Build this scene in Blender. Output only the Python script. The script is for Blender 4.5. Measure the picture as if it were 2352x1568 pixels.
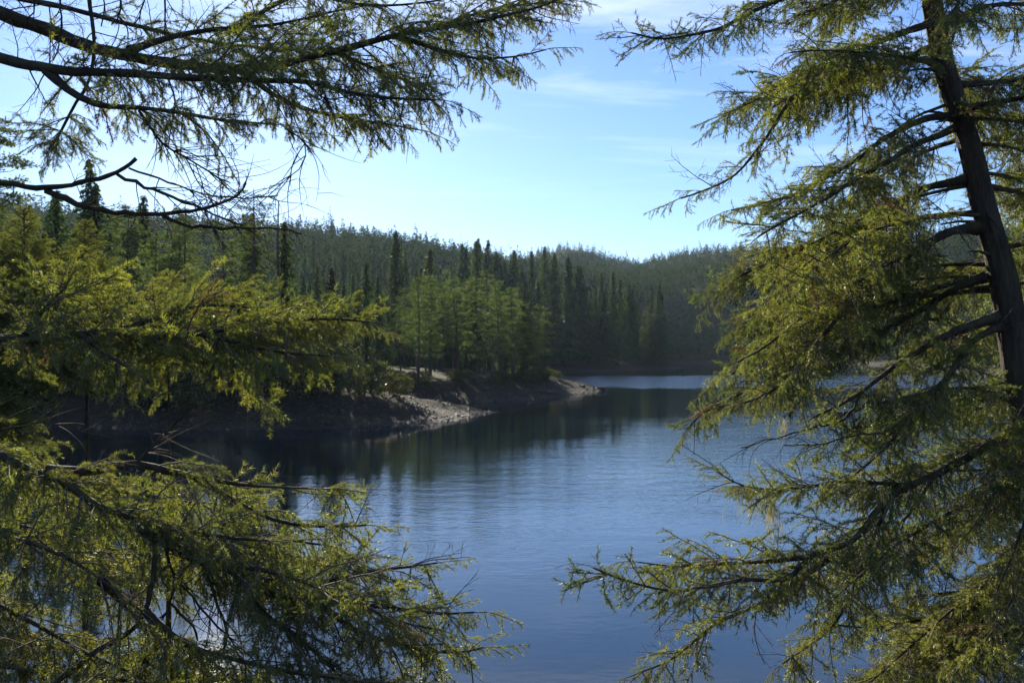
import bpy, math, random
import numpy as np
from mathutils import Vector, Matrix, noise as mnoise

for o in list(bpy.data.objects):
    bpy.data.objects.remove(o, do_unlink=True)
SC = bpy.context.scene
COL = SC.collection
R = math.radians

# ------------------------------------------------------------------ camera
CAM_H = 6.0
PITCH = R(0.403)
cam_d = bpy.data.cameras.new('camera')
cam = bpy.data.objects.new('camera', cam_d)
COL.objects.link(cam)
cam.location = (0, 0, CAM_H)
cam.rotation_euler = (R(90) + PITCH, 0, 0)
cam_d.lens = 35.0
cam_d.sensor_width = 36.0
cam_d.clip_start = 0.1
cam_d.clip_end = 6000
cam_d.dof.use_dof = True
cam_d.dof.focus_distance = 6.0
cam_d.dof.aperture_fstop = 5.6
SC.camera = cam

# ------------------------------------------------------------------ sky and sun
SUN_AZ = R(-16.7)      # left of straight ahead
SUN_EL = R(19.5)
world = bpy.data.worlds.new('World')
SC.world = world
world.use_nodes = True
wt = world.node_tree
wt.nodes.clear()
def N(t, kind, **kw):
    n = t.nodes.new(kind)
    for k, v in kw.items():
        setattr(n, k, v)
    return n
sky = N(wt, 'ShaderNodeTexSky', sky_type='NISHITA', sun_disc=False, sun_elevation=SUN_EL,
        sun_rotation=SUN_AZ % (2 * math.pi), altitude=150, air_density=1.0, dust_density=0.13, ozone_density=4.0)
bg = N(wt, 'ShaderNodeBackground')
bg.inputs['Strength'].default_value = 0.066
wo = N(wt, 'ShaderNodeOutputWorld')
# thin cirrus: noise on a flat cloud layer high above the whole place
tc = N(wt, 'ShaderNodeTexCoord')
sep = N(wt, 'ShaderNodeSeparateXYZ')
wt.links.new(tc.outputs['Generated'], sep.inputs[0])
zc = N(wt, 'ShaderNodeMath', operation='MAXIMUM'); zc.inputs[1].default_value = 0.03
wt.links.new(sep.outputs['Z'], zc.inputs[0])
comb = N(wt, 'ShaderNodeCombineXYZ')
for ax in 'XY':
    dv = N(wt, 'ShaderNodeMath', operation='DIVIDE')
    wt.links.new(sep.outputs[ax], dv.inputs[0]); wt.links.new(zc.outputs[0], dv.inputs[1])
    wt.links.new(dv.outputs[0], comb.inputs[ax])
mp = N(wt, 'ShaderNodeMapping')
mp.inputs['Location'].default_value = (2.3, 0.4, 0)
mp.inputs['Rotation'].default_value = (0, 0, R(24))
mp.inputs['Scale'].default_value = (0.34, 1.0, 1.0)
wt.links.new(comb.outputs[0], mp.inputs[0])
cn = N(wt, 'ShaderNodeTexNoise'); cn.inputs['Scale'].default_value = 1.1
cn.inputs['Detail'].default_value = 7; cn.inputs['Roughness'].default_value = 0.62; cn.inputs['Distortion'].default_value = 0.7
wt.links.new(mp.outputs[0], cn.inputs['Vector'])
cr = N(wt, 'ShaderNodeMapRange'); cr.inputs['From Min'].default_value = 0.50; cr.inputs['From Max'].default_value = 0.80
cr.inputs['To Max'].default_value = 0.75
wt.links.new(cn.outputs['Fac'], cr.inputs['Value'])
cm = N(wt, 'ShaderNodeMixRGB'); cm.inputs['Color2'].default_value = (9.5, 9.8, 10.2, 1)
low = N(wt, 'ShaderNodeMapRange'); low.interpolation_type = 'SMOOTHSTEP'   # the layer thins out towards the horizon
low.inputs['From Min'].default_value = 0.09; low.inputs['From Max'].default_value = 0.30
wt.links.new(sep.outputs['Z'], low.inputs['Value'])
cf = N(wt, 'ShaderNodeMath', operation='MULTIPLY')
wt.links.new(cr.outputs[0], cf.inputs[0]); wt.links.new(low.outputs[0], cf.inputs[1])
wt.links.new(cf.outputs[0], cm.inputs['Fac']); wt.links.new(sky.outputs[0], cm.inputs['Color1'])
ti = N(wt, 'ShaderNodeMixRGB', blend_type='MULTIPLY'); ti.inputs['Fac'].default_value = 1
ti.inputs['Color2'].default_value = (0.83, 0.89, 1.10, 1)
wt.links.new(cm.outputs[0], ti.inputs['Color1'])
wt.links.new(ti.outputs[0], bg.inputs['Color'])
wt.links.new(bg.outputs[0], wo.inputs['Surface'])

sun_d = bpy.data.lights.new('sun', 'SUN')
sun_d.energy = 5.0
sun_d.angle = R(0.55)
sun_d.color = (1.0, 0.91, 0.74)
sun = bpy.data.objects.new('sun', sun_d)
COL.objects.link(sun)
to_sun = Vector((math.sin(SUN_AZ) * math.cos(SUN_EL), math.cos(SUN_AZ) * math.cos(SUN_EL), math.sin(SUN_EL)))
sun.rotation_euler = (-to_sun).to_track_quat('-Z', 'Y').to_euler()
sun.location = to_sun * 500

SC.view_settings.view_transform = 'Standard'
SC.view_settings.look = 'None'
SC.view_settings.gamma = 1.0
SC.view_settings.exposure = 1.25
SC.view_settings.use_curve_mapping = False
SC.render.engine = 'CYCLES'
SC.cycles.max_bounces = 4
SC.cycles.transparent_max_bounces = 8
SC.cycles.volume_bounces = 0
SC.cycles.caustics_reflective = False
SC.cycles.caustics_refractive = False
SC.cycles.sample_clamp_indirect = 6.0

# ------------------------------------------------------------------ helpers
F = 35.0 / 36.0 * 2352
CP, SP = math.cos(PITCH), math.sin(PITCH)
def P(px, py, d):
    """a point seen at (px, py) of a 2352 x 1568 picture, d metres away along the view"""
    x, y, z = (px - 1176) / F * d, d, -(py - 784) / F * d
    return Vector((x, y * CP - z * SP, CAM_H + y * SP + z * CP))

def tag(o, label=None, cat=None, group=None, kind=None):
    if label: o['label'] = label
    if cat: o['category'] = cat
    if group: o['group'] = group
    if kind: o['kind'] = kind
    return o

def empty(name, loc=(0, 0, 0)):
    o = bpy.data.objects.new(name, None)
    COL.objects.link(o); o.location = loc
    o.empty_display_size = 0.2
    return o

def link(name, me, mats, parent=None):
    o = bpy.data.objects.new(name, me)
    COL.objects.link(o)
    if mats is not None and len(me.materials) == 0:
        for m in (mats if isinstance(mats, (list, tuple)) else [mats]):
            me.materials.append(m)
    if parent is not None:
        o.parent = parent
        o.matrix_parent_inverse = Matrix.Identity(4)
    return o

def np_mesh(name, V, faces, smooth=False, fmat=None):
    """V (n,3); faces: (m,k) int array, all with k corners, or a list of such arrays"""
    if not isinstance(faces, list): faces = [faces]
    faces = [np.asarray(f, dtype=np.int32) for f in faces if len(f)]
    me = bpy.data.meshes.new(name)
    V = np.asarray(V, dtype=np.float32)
    me.vertices.add(len(V)); me.vertices.foreach_set('co', V.ravel())
    nl = sum(f.size for f in faces); npoly = sum(len(f) for f in faces)
    me.loops.add(nl); me.polygons.add(npoly)
    me.loops.foreach_set('vertex_index', np.concatenate([f.ravel() for f in faces]))
    tot = np.concatenate([np.full(len(f), f.shape[1], dtype=np.int32) for f in faces])
    st = np.concatenate([[0], np.cumsum(tot)[:-1]]).astype(np.int32)
    me.polygons.foreach_set('loop_start', st)
    if smooth:
        me.polygons.foreach_set('use_smooth', np.ones(npoly, dtype=bool))
    if fmat is not None:
        me.polygons.foreach_set('material_index', np.asarray(fmat, dtype=np.int32))
    me.update(calc_edges=True)
    return me

class Tubes:
    """collects tapered tubes into one mesh"""
    def __init__(self):
        self.V = []; self.Q = []; self.T = []; self.n = 0
    def add(self, pts, rad, sides=4, wob=0.0, rng=None, cap=False):
        pts = [Vector(p) for p in pts]
        ref = None
        n = len(pts)
        for i, p in enumerate(pts):
            t = (pts[min(i + 1, n - 1)] - pts[max(i - 1, 0)])
            if t.length < 1e-9: t = Vector((0, 0, 1))
            t.normalize()
            if ref is None:
                ref = t.orthogonal().normalized()
            ref = (ref - t * ref.dot(t))
            if ref.length < 1e-6: ref = t.orthogonal()
            ref.normalize()
            b = t.cross(ref)
            for k in range(sides):
                a = 2 * math.pi * k / sides
                r = rad[i]
                if wob: r *= 1 + wob * (rng.random() - 0.5) * 2
                q = p + (ref * math.cos(a) + b * math.sin(a)) * r
                self.V.append((q.x, q.y, q.z))
        s = self.n
        for i in range(n - 1):
            for k in range(sides):
                k2 = (k + 1) % sides
                self.Q.append((s + i * sides + k, s + i * sides + k2, s + (i + 1) * sides + k2, s + (i + 1) * sides + k))
        self.n += n * sides
        if cap:
            e = s + (n - 1) * sides
            p = pts[-1]; self.V.append((p.x, p.y, p.z))
            for k in range(sides):
                self.T.append((e + k, e + (k + 1) % sides, self.n))
            self.n += 1
    def mesh(self, name, smooth=True):
        fs = []
        if self.Q: fs.append(np.array(self.Q))
        if self.T: fs.append(np.array(self.T))
        return np_mesh(name, np.array(self.V), fs, smooth)

def catmull(pts, step):
    pts = [Vector(p) for p in pts]
    if len(pts) == 2:
        pts = [pts[0], pts[0].lerp(pts[1], .5), pts[1]]
    ext = [pts[0] * 2 - pts[1]] + pts + [pts[-1] * 2 - pts[-2]]
    out = []
    for i in range(1, len(ext) - 2):
        a, b, c, d = ext[i - 1], ext[i], ext[i + 1], ext[i + 2]
        n = max(2, int((c - b).length / step))
        for k in range(n):
            t = k / n
            out.append(0.5 * ((2 * b) + (c - a) * t + (2 * a - 5 * b + 4 * c - d) * t * t + (3 * b - a - 3 * c + d) * t ** 3))
    out.append(pts[-1])
    return out

UP = Vector((0, 0, 1))
DOWN = Vector((0, 0, -1))
def rv(rng, s=1.0):
    return Vector((rng.gauss(0, s), rng.gauss(0, s), rng.gauss(0, s)))

ORD = ['', 'second', 'third', 'fourth', 'fifth', 'sixth', 'seventh', 'eighth', 'ninth', 'tenth', 'eleventh', 'twelfth',
       'thirteenth', 'fourteenth', 'fifteenth', 'sixteenth', 'seventeenth', 'eighteenth', 'nineteenth', 'twentieth']
TENS = {20: 'twenty', 30: 'thirty', 40: 'forty', 50: 'fifty', 60: 'sixty'}
def ordinal(i):       # i from 0
    if i < 20: return ORD[i] if i else 'first'
    t, u = (i + 1) // 10 * 10, (i + 1) % 10
    if u == 0: return TENS[t].replace('ty', 'tieth')
    return TENS[t] + '-' + ('first' if u == 1 else ORD[u - 1])

# ------------------------------------------------------------------ materials
def mat_new(name):
    m = bpy.data.materials.new(name); m.use_nodes = True
    t = m.node_tree; t.nodes.clear()
    out = N(t, 'ShaderNodeOutputMaterial')
    return m, t, out

def noise_ramp(t, scale, cols, detail=4, coord='Object', rough=0.6, dist=0.0, mapping=None):
    c = N(t, 'ShaderNodeTexCoord')
    n = N(t, 'ShaderNodeTexNoise')
    n.inputs['Scale'].default_value = scale; n.inputs['Detail'].default_value = detail
    n.inputs['Roughness'].default_value = rough; n.inputs['Distortion'].default_value = dist
    src = c.outputs[coord]
    if mapping:
        mm = N(t, 'ShaderNodeMapping'); mm.inputs['Scale'].default_value = mapping
        t.links.new(src, mm.inputs[0]); src = mm.outputs[0]
    t.links.new(src, n.inputs['Vector'])
    r = N(t, 'ShaderNodeValToRGB')
    e = r.color_ramp.elements
    e[0].position = cols[0][0]; e[0].color = (*cols[0][1], 1)
    e[1].position = cols[-1][0]; e[1].color = (*cols[-1][1], 1)
    for p, c_ in cols[1:-1]:
        q = e.new(p); q.color = (*c_, 1)
    t.links.new(n.outputs['Fac'], r.inputs[0])
    return n, r

def foliage_mat(name, dark, light, trans, scale=2.0, tfac=0.45, gloss=0.10, grough=0.35, objrand=0.0, wpos=False):
    m, t, out = mat_new(name)
    n, r = noise_ramp(t, scale, [(0.32, dark), (0.68, light)], detail=3)
    col = r.outputs[0]
    if wpos:
        gp = N(t, 'ShaderNodeNewGeometry'); t.links.new(gp.outputs['Position'], n.inputs['Vector'])
    if objrand:
        oi = N(t, 'ShaderNodeObjectInfo')
        hs = N(t, 'ShaderNodeHueSaturation')
        a = N(t, 'ShaderNodeMapRange'); a.inputs['To Min'].default_value = 0.5 - 0.018 * objrand; a.inputs['To Max'].default_value = 0.5 + 0.03 * objrand
        b = N(t, 'ShaderNodeMath', operation='MULTIPLY'); b.inputs[1].default_value = 7.31
        b2 = N(t, 'ShaderNodeMath', operation='FRACT')
        b3 = N(t, 'ShaderNodeMapRange'); b3.inputs['To Min'].default_value = 1 - 0.4 * objrand; b3.inputs['To Max'].default_value = 1 + 0.4 * objrand
        t.links.new(oi.outputs['Random'], a.inputs[0]); t.links.new(oi.outputs['Random'], b.inputs[0])
        t.links.new(b.outputs[0], b2.inputs[0]); t.links.new(b2.outputs[0], b3.inputs[0])
        t.links.new(a.outputs[0], hs.inputs['Hue']); t.links.new(b3.outputs[0], hs.inputs['Value'])
        t.links.new(col, hs.inputs['Color']); col = hs.outputs[0]
    d = N(t, 'ShaderNodeBsdfDiffuse'); t.links.new(col, d.inputs['Color'])
    tr = N(t, 'ShaderNodeBsdfTranslucent')
    mul = N(t, 'ShaderNodeMixRGB', blend_type='MULTIPLY'); mul.inputs['Fac'].default_value = 1
    mul.inputs['Color2'].default_value = (*trans, 1)
    t.links.new(col, mul.inputs['Color1']); t.links.new(mul.outputs[0], tr.inputs['Color'])
    mx = N(t, 'ShaderNodeMixShader'); mx.inputs[0].default_value = tfac
    t.links.new(d.outputs[0], mx.inputs[1]); t.links.new(tr.outputs[0], mx.inputs[2])
    g = N(t, 'ShaderNodeBsdfGlossy'); g.inputs['Roughness'].default_value = grough
    g.inputs['Color'].default_value = (0.9, 0.95, 0.9, 1)
    mg = N(t, 'ShaderNodeMixShader'); mg.inputs[0].default_value = gloss
    t.links.new(mx.outputs[0], mg.inputs[1]); t.links.new(g.outputs[0], mg.inputs[2])
    t.links.new(mg.outputs[0], out.inputs['Surface'])
    return m

def bark_mat(name, a, b, moss=None, scale=18.0, bump=0.6, stretch=(1, 1, 0.25)):
    m, t, out = mat_new(name)
    n, r = noise_ramp(t, scale, [(0.3, a), (0.7, b)], detail=6, rough=0.7, mapping=stretch)
    col = r.outputs[0]
    if moss:
        n2, r2 = noise_ramp(t, 5.0, [(0.46, (0, 0, 0)), (0.60, (1, 1, 1))], detail=5)
        geo = N(t, 'ShaderNodeNewGeometry')
        sz = N(t, 'ShaderNodeSeparateXYZ'); t.links.new(geo.outputs['Normal'], sz.inputs[0])
        mr = N(t, 'ShaderNodeMapRange'); mr.inputs['From Min'].default_value = -0.5; mr.inputs['From Max'].default_value = 0.7
        t.links.new(sz.outputs['Z'], mr.inputs[0])
        mu = N(t, 'ShaderNodeMath', operation='MULTIPLY')
        t.links.new(r2.outputs[0], mu.inputs[0]); t.links.new(mr.outputs[0], mu.inputs[1])
        mixc = N(t, 'ShaderNodeMixRGB'); mixc.inputs['Color2'].default_value = (*moss, 1)
        t.links.new(mu.outputs[0], mixc.inputs['Fac']); t.links.new(col, mixc.inputs['Color1']); col = mixc.outputs[0]
    p = N(t, 'ShaderNodeBsdfPrincipled')
    p.inputs['Roughness'].default_value = 0.85
    p.inputs['Specular IOR Level'].default_value = 0.25
    t.links.new(col, p.inputs['Base Color'])
    bp = N(t, 'ShaderNodeBump'); bp.inputs['Strength'].default_value = bump; bp.inputs['Distance'].default_value = 0.02
    t.links.new(n.outputs['Fac'], bp.inputs['Height']); t.links.new(bp.outputs[0], p.inputs['Normal'])
    t.links.new(p.outputs[0], out.inputs['Surface'])
    return m

M = {}
M['needle'] = foliage_mat('fir needles', (0.080, 0.094, 0.024), (0.168, 0.176, 0.046), (1.92, 1.9, 0.75), scale=2.2, tfac=0.5, gloss=0.055, grough=0.42, objrand=0.6, wpos=True)
M['needle_deep'] = foliage_mat('deep green fir needles', (0.060, 0.078, 0.022), (0.127, 0.143, 0.042), (1.87, 1.88, 0.75), scale=2.2, tfac=0.45, gloss=0.055, grough=0.42, objrand=0.6, wpos=True)
M['bark'] = bark_mat('fir bark', (0.016, 0.012, 0.008), (0.062, 0.046, 0.033), moss=(0.070, 0.072, 0.024), scale=30, bump=1.0)
M['trunk_bark'] = bark_mat('furrowed fir trunk bark', (0.018, 0.013, 0.010), (0.075, 0.055, 0.042), moss=(0.06, 0.065, 0.035), scale=26, bump=1.0, stretch=(1, 1, 0.16))
M['twig'] = bark_mat('grey twig bark', (0.06, 0.045, 0.036), (0.17, 0.135, 0.11), scale=40, bump=0.3)
M['dry_needle'] = foliage_mat('dry brown needles', (0.10, 0.070, 0.030), (0.19, 0.14, 0.065), (1.3, 1.1, 0.7), scale=2.2, tfac=0.4, gloss=0.03, grough=0.5, objrand=0.6, wpos=True)
M['lichen'] = foliage_mat('pale beard lichen', (0.22, 0.22, 0.10), (0.36, 0.34, 0.17), (1.1, 1.0, 0.8), scale=6, tfac=0.4, gloss=0.0)
M['far_bark'] = bark_mat('forest trunk bark', (0.035, 0.027, 0.022), (0.10, 0.075, 0.058), scale=4, bump=0.4)
M['snag'] = bark_mat('weathered dead wood', (0.035, 0.028, 0.024), (0.09, 0.075, 0.064), scale=4, bump=0.4)
M['fir'] = foliage_mat('forest fir foliage', (0.024, 0.041, 0.014), (0.060, 0.082, 0.026), (1.3, 1.4, 0.8), scale=0.5, tfac=0.38, gloss=0.03, grough=0.45, objrand=1.2)
M['pine'] = foliage_mat('pine foliage', (0.050, 0.076, 0.022), (0.112, 0.138, 0.040), (1.65, 1.7, 0.75), scale=0.6, tfac=0.34, gloss=0.04, grough=0.45, objrand=0.6)
M['broadleaf'] = foliage_mat('madrone leaves', (0.050, 0.070, 0.020), (0.105, 0.115, 0.034), (1.4, 1.4, 0.7), scale=0.7, tfac=0.4, gloss=0.03, grough=0.4, objrand=0.6)
M['shrub'] = foliage_mat('shrub leaves', (0.034, 0.042, 0.014), (0.074, 0.080, 0.026), (1.4, 1.3, 0.7), scale=1.0, tfac=0.4, gloss=0.025, grough=0.4, objrand=0.8)
M['hill'] = foliage_mat('hillside forest foliage', (0.020, 0.033, 0.015), (0.040, 0.054, 0.021), (1.3, 1.4, 0.8), scale=0.045, tfac=0.3, gloss=0.0, grough=0.5)

def ground_mat():
    m, t, out = mat_new('shore gravel and forest floor')
    geo = N(t, 'ShaderNodeNewGeometry')
    sz = N(t, 'ShaderNodeSeparateXYZ'); t.links.new(geo.outputs['Position'], sz.inputs[0])
    _, g1 = noise_ramp(t, 2.2, [(0.30, (0.011, 0.009, 0.006)), (0.52, (0.027, 0.021, 0.015)), (0.72, (0.058, 0.046, 0.034))], detail=9, rough=0.75)
    _, g2 = noise_ramp(t, 0.35, [(0.35, (0.020, 0.017, 0.010)), (0.55, (0.032, 0.034, 0.013)), (0.7, (0.058, 0.052, 0.024))], detail=7, rough=0.7)
    nz, _r = noise_ramp(t, 0.25, [(0, (0, 0, 0)), (1, (1, 1, 1))], detail=4)
    ad = N(t, 'ShaderNodeMath', operation='MULTIPLY_ADD'); ad.inputs[1].default_value = 1.0
    t.links.new(nz.outputs['Fac'], ad.inputs[0]); t.links.new(sz.outputs['Z'], ad.inputs[2])
    mr = N(t, 'ShaderNodeMapRange'); mr.inputs['From Min'].default_value = 2.35; mr.inputs['From Max'].default_value = 2.75
    t.links.new(ad.outputs[0], mr.inputs[0])
    mx = N(t, 'ShaderNodeMixRGB')
    t.links.new(mr.outputs[0], mx.inputs['Fac']); t.links.new(g1.outputs[0], mx.inputs['Color1'])
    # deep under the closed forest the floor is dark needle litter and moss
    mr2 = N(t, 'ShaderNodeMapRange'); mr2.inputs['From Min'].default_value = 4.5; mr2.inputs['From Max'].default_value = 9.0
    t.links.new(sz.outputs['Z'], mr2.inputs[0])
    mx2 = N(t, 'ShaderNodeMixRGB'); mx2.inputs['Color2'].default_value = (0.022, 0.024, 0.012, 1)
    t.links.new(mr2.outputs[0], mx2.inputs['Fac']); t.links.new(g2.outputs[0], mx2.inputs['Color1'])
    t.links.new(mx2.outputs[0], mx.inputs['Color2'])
    p = N(t, 'ShaderNodeBsdfPrincipled')
    t.links.new(mx.outputs[0], p.inputs['Base Color'])
    # stones at the water's edge are wet and shine
    wr = N(t, 'ShaderNodeMapRange'); wr.inputs['From Min'].default_value = 0.05; wr.inputs['From Max'].default_value = 1.2
    wr.inputs['To Min'].default_value = 0.75; wr.inputs['To Max'].default_value = 1.0
    t.links.new(sz.outputs['Z'], wr.inputs[0]); t.links.new(wr.outputs[0], p.inputs['Roughness']); p.inputs['Specular IOR Level'].default_value = 0.1
    nb, _q = noise_ramp(t, 5.0, [(0, (0, 0, 0)), (1, (1, 1, 1))], detail=8, rough=0.7)
    bp = N(t, 'ShaderNodeBump'); bp.inputs['Strength'].default_value = 0.9; bp.inputs['Distance'].default_value = 0.12
    t.links.new(nb.outputs['Fac'], bp.inputs['Height']); t.links.new(bp.outputs[0], p.inputs['Normal'])
    t.links.new(p.outputs[0], out.inputs['Surface'])
    return m
M['ground'] = ground_mat()

def rock_mat():
    m, t, out = mat_new('wet shore stones')
    _, r = noise_ramp(t, 1.7, [(0.3, (0.020, 0.015, 0.010)), (0.7, (0.095, 0.074, 0.054))], detail=5)
    p = N(t, 'ShaderNodeBsdfPrincipled'); p.inputs['Roughness'].default_value = 0.6; p.inputs['Specular IOR Level'].default_value = 0.2
    t.links.new(r.outputs[0], p.inputs['Base Color']); t.links.new(p.outputs[0], out.inputs['Surface'])
    return m
M['rock'] = rock_mat()

def water_mat():
    m, t, out = mat_new('lake water')
    c = N(t, 'ShaderNodeTexCoord')
    def nz(scale, sx, sy, rot, det, rough=0.55):
        mm = N(t, 'ShaderNodeMapping'); mm.inputs['Scale'].default_value = (sx, sy, 1); mm.inputs['Rotation'].default_value = (0, 0, R(rot))
        t.links.new(c.outputs['Object'], mm.inputs[0])
        n = N(t, 'ShaderNodeTexNoise'); n.inputs['Scale'].default_value = scale; n.inputs['Detail'].default_value = det
        n.inputs['Roughness'].default_value = rough
        t.links.new(mm.outputs[0], n.inputs['Vector'])
        return n
    fine = nz(3.6, 0.7, 1.25, 12, 3)
    mid = nz(0.8, 0.6, 1.25, -8, 2)
    patch = nz(0.030, 0.5, 1.6, 10, 3)
    pr = N(t, 'ShaderNodeMapRange'); pr.inputs['From Min'].default_value = 0.40; pr.inputs['From Max'].default_value = 0.62
    pr.inputs['To Min'].default_value = 0.12; pr.inputs['To Max'].default_value = 1.0
    t.links.new(patch.outputs['Fac'], pr.inputs[0])
    a = N(t, 'ShaderNodeMath', operation='MULTIPLY_ADD'); a.inputs[1].default_value = 1.6
    t.links.new(mid.outputs['Fac'], a.inputs[0]); t.links.new(fine.outputs['Fac'], a.inputs[2])
    # breeze-ruffled stretches: one beyond the gravel point, one on the open water in front
    sp = N(t, 'ShaderNodeSeparateXYZ'); t.links.new(c.outputs['Object'], sp.inputs[0])
    def m2(op_, x, y, clamp=False):
        n = N(t, 'ShaderNodeMath', operation=op_); n.use_clamp = clamp
        for k, v in enumerate((x, y)):
            if isinstance(v, (int, float)): n.inputs[k].default_value = v
            else: t.links.new(v, n.inputs[k])
        return n.outputs[0]
    wig = nz(0.06, 1, 1, 0, 3).outputs['Fac']
    wig = m2('MULTIPLY', m2('SUBTRACT', wig, 0.5), 40.0)
    front = m2('MULTIPLY', m2('ADD', m2('SUBTRACT', m2('ADD', m2('MULTIPLY', sp.outputs['X'], 1.6), 66.0), sp.outputs['Y']), wig), 0.06, True)
    calm = m2('MULTIPLY', m2('ADD', m2('SUBTRACT', sp.outputs['Y'], 22.0), wig), 0.06, True)
    front = m2('MULTIPLY', front, calm)
    yb = m2('ADD', sp.outputs['Y'], wig)
    band = m2('MULTIPLY', m2('MULTIPLY', m2('SUBTRACT', yb, 150.0), 0.12, True), m2('MULTIPLY', m2('SUBTRACT', 222.0, yb), 0.12, True))
    zone = m2('ADD', m2('MULTIPLY', front, 0.95), m2('MULTIPLY', band, 6.0))
    amp = m2('ADD', m2('MULTIPLY', pr.outputs[0], 0.6), zone)
    h = N(t, 'ShaderNodeMath', operation='MULTIPLY')
    t.links.new(a.outputs[0], h.inputs[0]); t.links.new(amp, h.inputs[1])
    bp = N(t, 'ShaderNodeBump'); bp.inputs['Strength'].default_value = 1.0; bp.inputs['Distance'].default_value = 0.011
    t.links.new(h.outputs[0], bp.inputs['Height'])
    p = N(t, 'ShaderNodeBsdfPrincipled')
    p.inputs['Base Color'].default_value = (0.004, 0.011, 0.019, 1)
    p.inputs['Roughness'].default_value = 0.03
    p.inputs['IOR'].default_value = 1.333
    p.inputs['Specular Tint'].default_value = (0.56, 0.91, 1.0, 1)
    p.inputs['Specular IOR Level'].default_value = 0.56
    t.links.new(bp.outputs[0], p.inputs['Normal'])
    t.links.new(p.outputs[0], out.inputs['Surface'])
    return m
M['water'] = water_mat()

# ------------------------------------------------------------------ terrain
LAKE = np.array([(-25, 22), (-14, 19), (-8, 17), (-4, 14), (0, 13), (4, 13.2), (8, 13.6), (13, 14), (22, 14), (40, 12), (80, 2),
    (150, -40), (420, -60), (420, 60), (160, 100), (130, 150), (112, 200), (108, 252), (120, 280), (135, 330), (130, 400),
    (100, 430), (60, 418), (45, 390), (40, 350), (50, 325), (53, 306), (45, 295), (30, 272), (12, 251), (-5, 238), (-20, 212),
    (-12, 188), (1, 167), (9, 153), (13.4, 142), (9.8, 133), (3.6, 118), (-3, 111), (-12, 107), (-20, 107), (-22, 103), (-12, 99.5),
    (-1, 94), (-4.7, 83), (-7.9, 80), (-10.9, 76.8), (-15.7, 74), (-22.8, 73), (-31, 74.7), (-39, 76.6), (-55, 75), (-65, 60),
    (-55, 38), (-40, 26)], dtype=float)

def lake_dist(X, Y):
    """signed distance to the lake's edge, positive on land"""
    X = np.asarray(X, float); Y = np.asarray(Y, float)
    best = np.full(X.shape, 1e9); inside = np.zeros(X.shape, bool)
    n = len(LAKE)
    for i in range(n):
        x0, y0 = LAKE[i]; x1, y1 = LAKE[(i + 1) % n]
        dx, dy = x1 - x0, y1 - y0
        t = np.clip(((X - x0) * dx + (Y - y0) * dy) / (dx * dx + dy * dy), 0, 1)
        best = np.minimum(best, (X - x0 - t * dx) ** 2 + (Y - y0 - t * dy) ** 2)
        c = ((y0 > Y) != (y1 > Y)) & (X < dx * (Y - y0) / (dy if dy else 1e-9) + x0)
        inside ^= c
    d = np.sqrt(best)
    return np.where(inside, -d, d)

CREST_L = [(-900, 500, 92), (-420, 540, 92), (-232, 560, 80), (-165, 585, 77), (-120, 600, 74), (-80, 630, 69), (-50, 655, 64), (0, 740, 60), (40, 800, 55)]
CREST_R = [(-60, 880, 70), (2, 900, 85), (35, 905, 90), (69, 900, 92), (90, 905, 86), (104, 910, 79), (120, 905, 82), (143, 900, 87), (174, 880, 88),
           (231, 800, 84), (270, 660, 74), (330, 600, 78), (480, 580, 88), (900, 600, 95)]
def crest_h(X, Y, crest, w_front, w_back):
    bd = np.full(X.shape, 1e9); bz = np.zeros(X.shape); bs = np.ones(X.shape)
    for (x0, y0, z0), (x1, y1, z1) in zip(crest[:-1], crest[1:]):
        dx, dy = x1 - x0, y1 - y0
        t = np.clip(((X - x0) * dx + (Y - y0) * dy) / (dx * dx + dy * dy), 0, 1)
        d = np.hypot(X - x0 - t * dx, Y - y0 - t * dy)
        side = dx * (Y - y0) - dy * (X - x0)
        m = d < bd
        bd = np.where(m, d, bd); bz = np.where(m, z0 + t * (z1 - z0), bz); bs = np.where(m, side, bs)
    u = np.clip(bd / np.where(bs < 0, w_front, w_back), 0, 1)
    return bz * (1 - u) ** 1.25 * (1 + 0.25 * u)

def vnoise(X, Y, s, seed):
    """cheap smooth value noise"""
    rs = np.random.RandomState(seed); tab = rs.rand(256, 256)
    x = X / s; y = Y / s
    xi = np.floor(x).astype(int); yi = np.floor(y).astype(int)
    fx = x - xi; fy = y - yi
    fx = fx * fx * (3 - 2 * fx); fy = fy * fy * (3 - 2 * fy)
    g = lambda a, b: tab[a & 255, b & 255]
    return (g(xi, yi) * (1 - fx) + g(xi + 1, yi) * fx) * (1 - fy) + (g(xi, yi + 1) * (1 - fx) + g(xi + 1, yi + 1) * fx) * fy - 0.5

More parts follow.
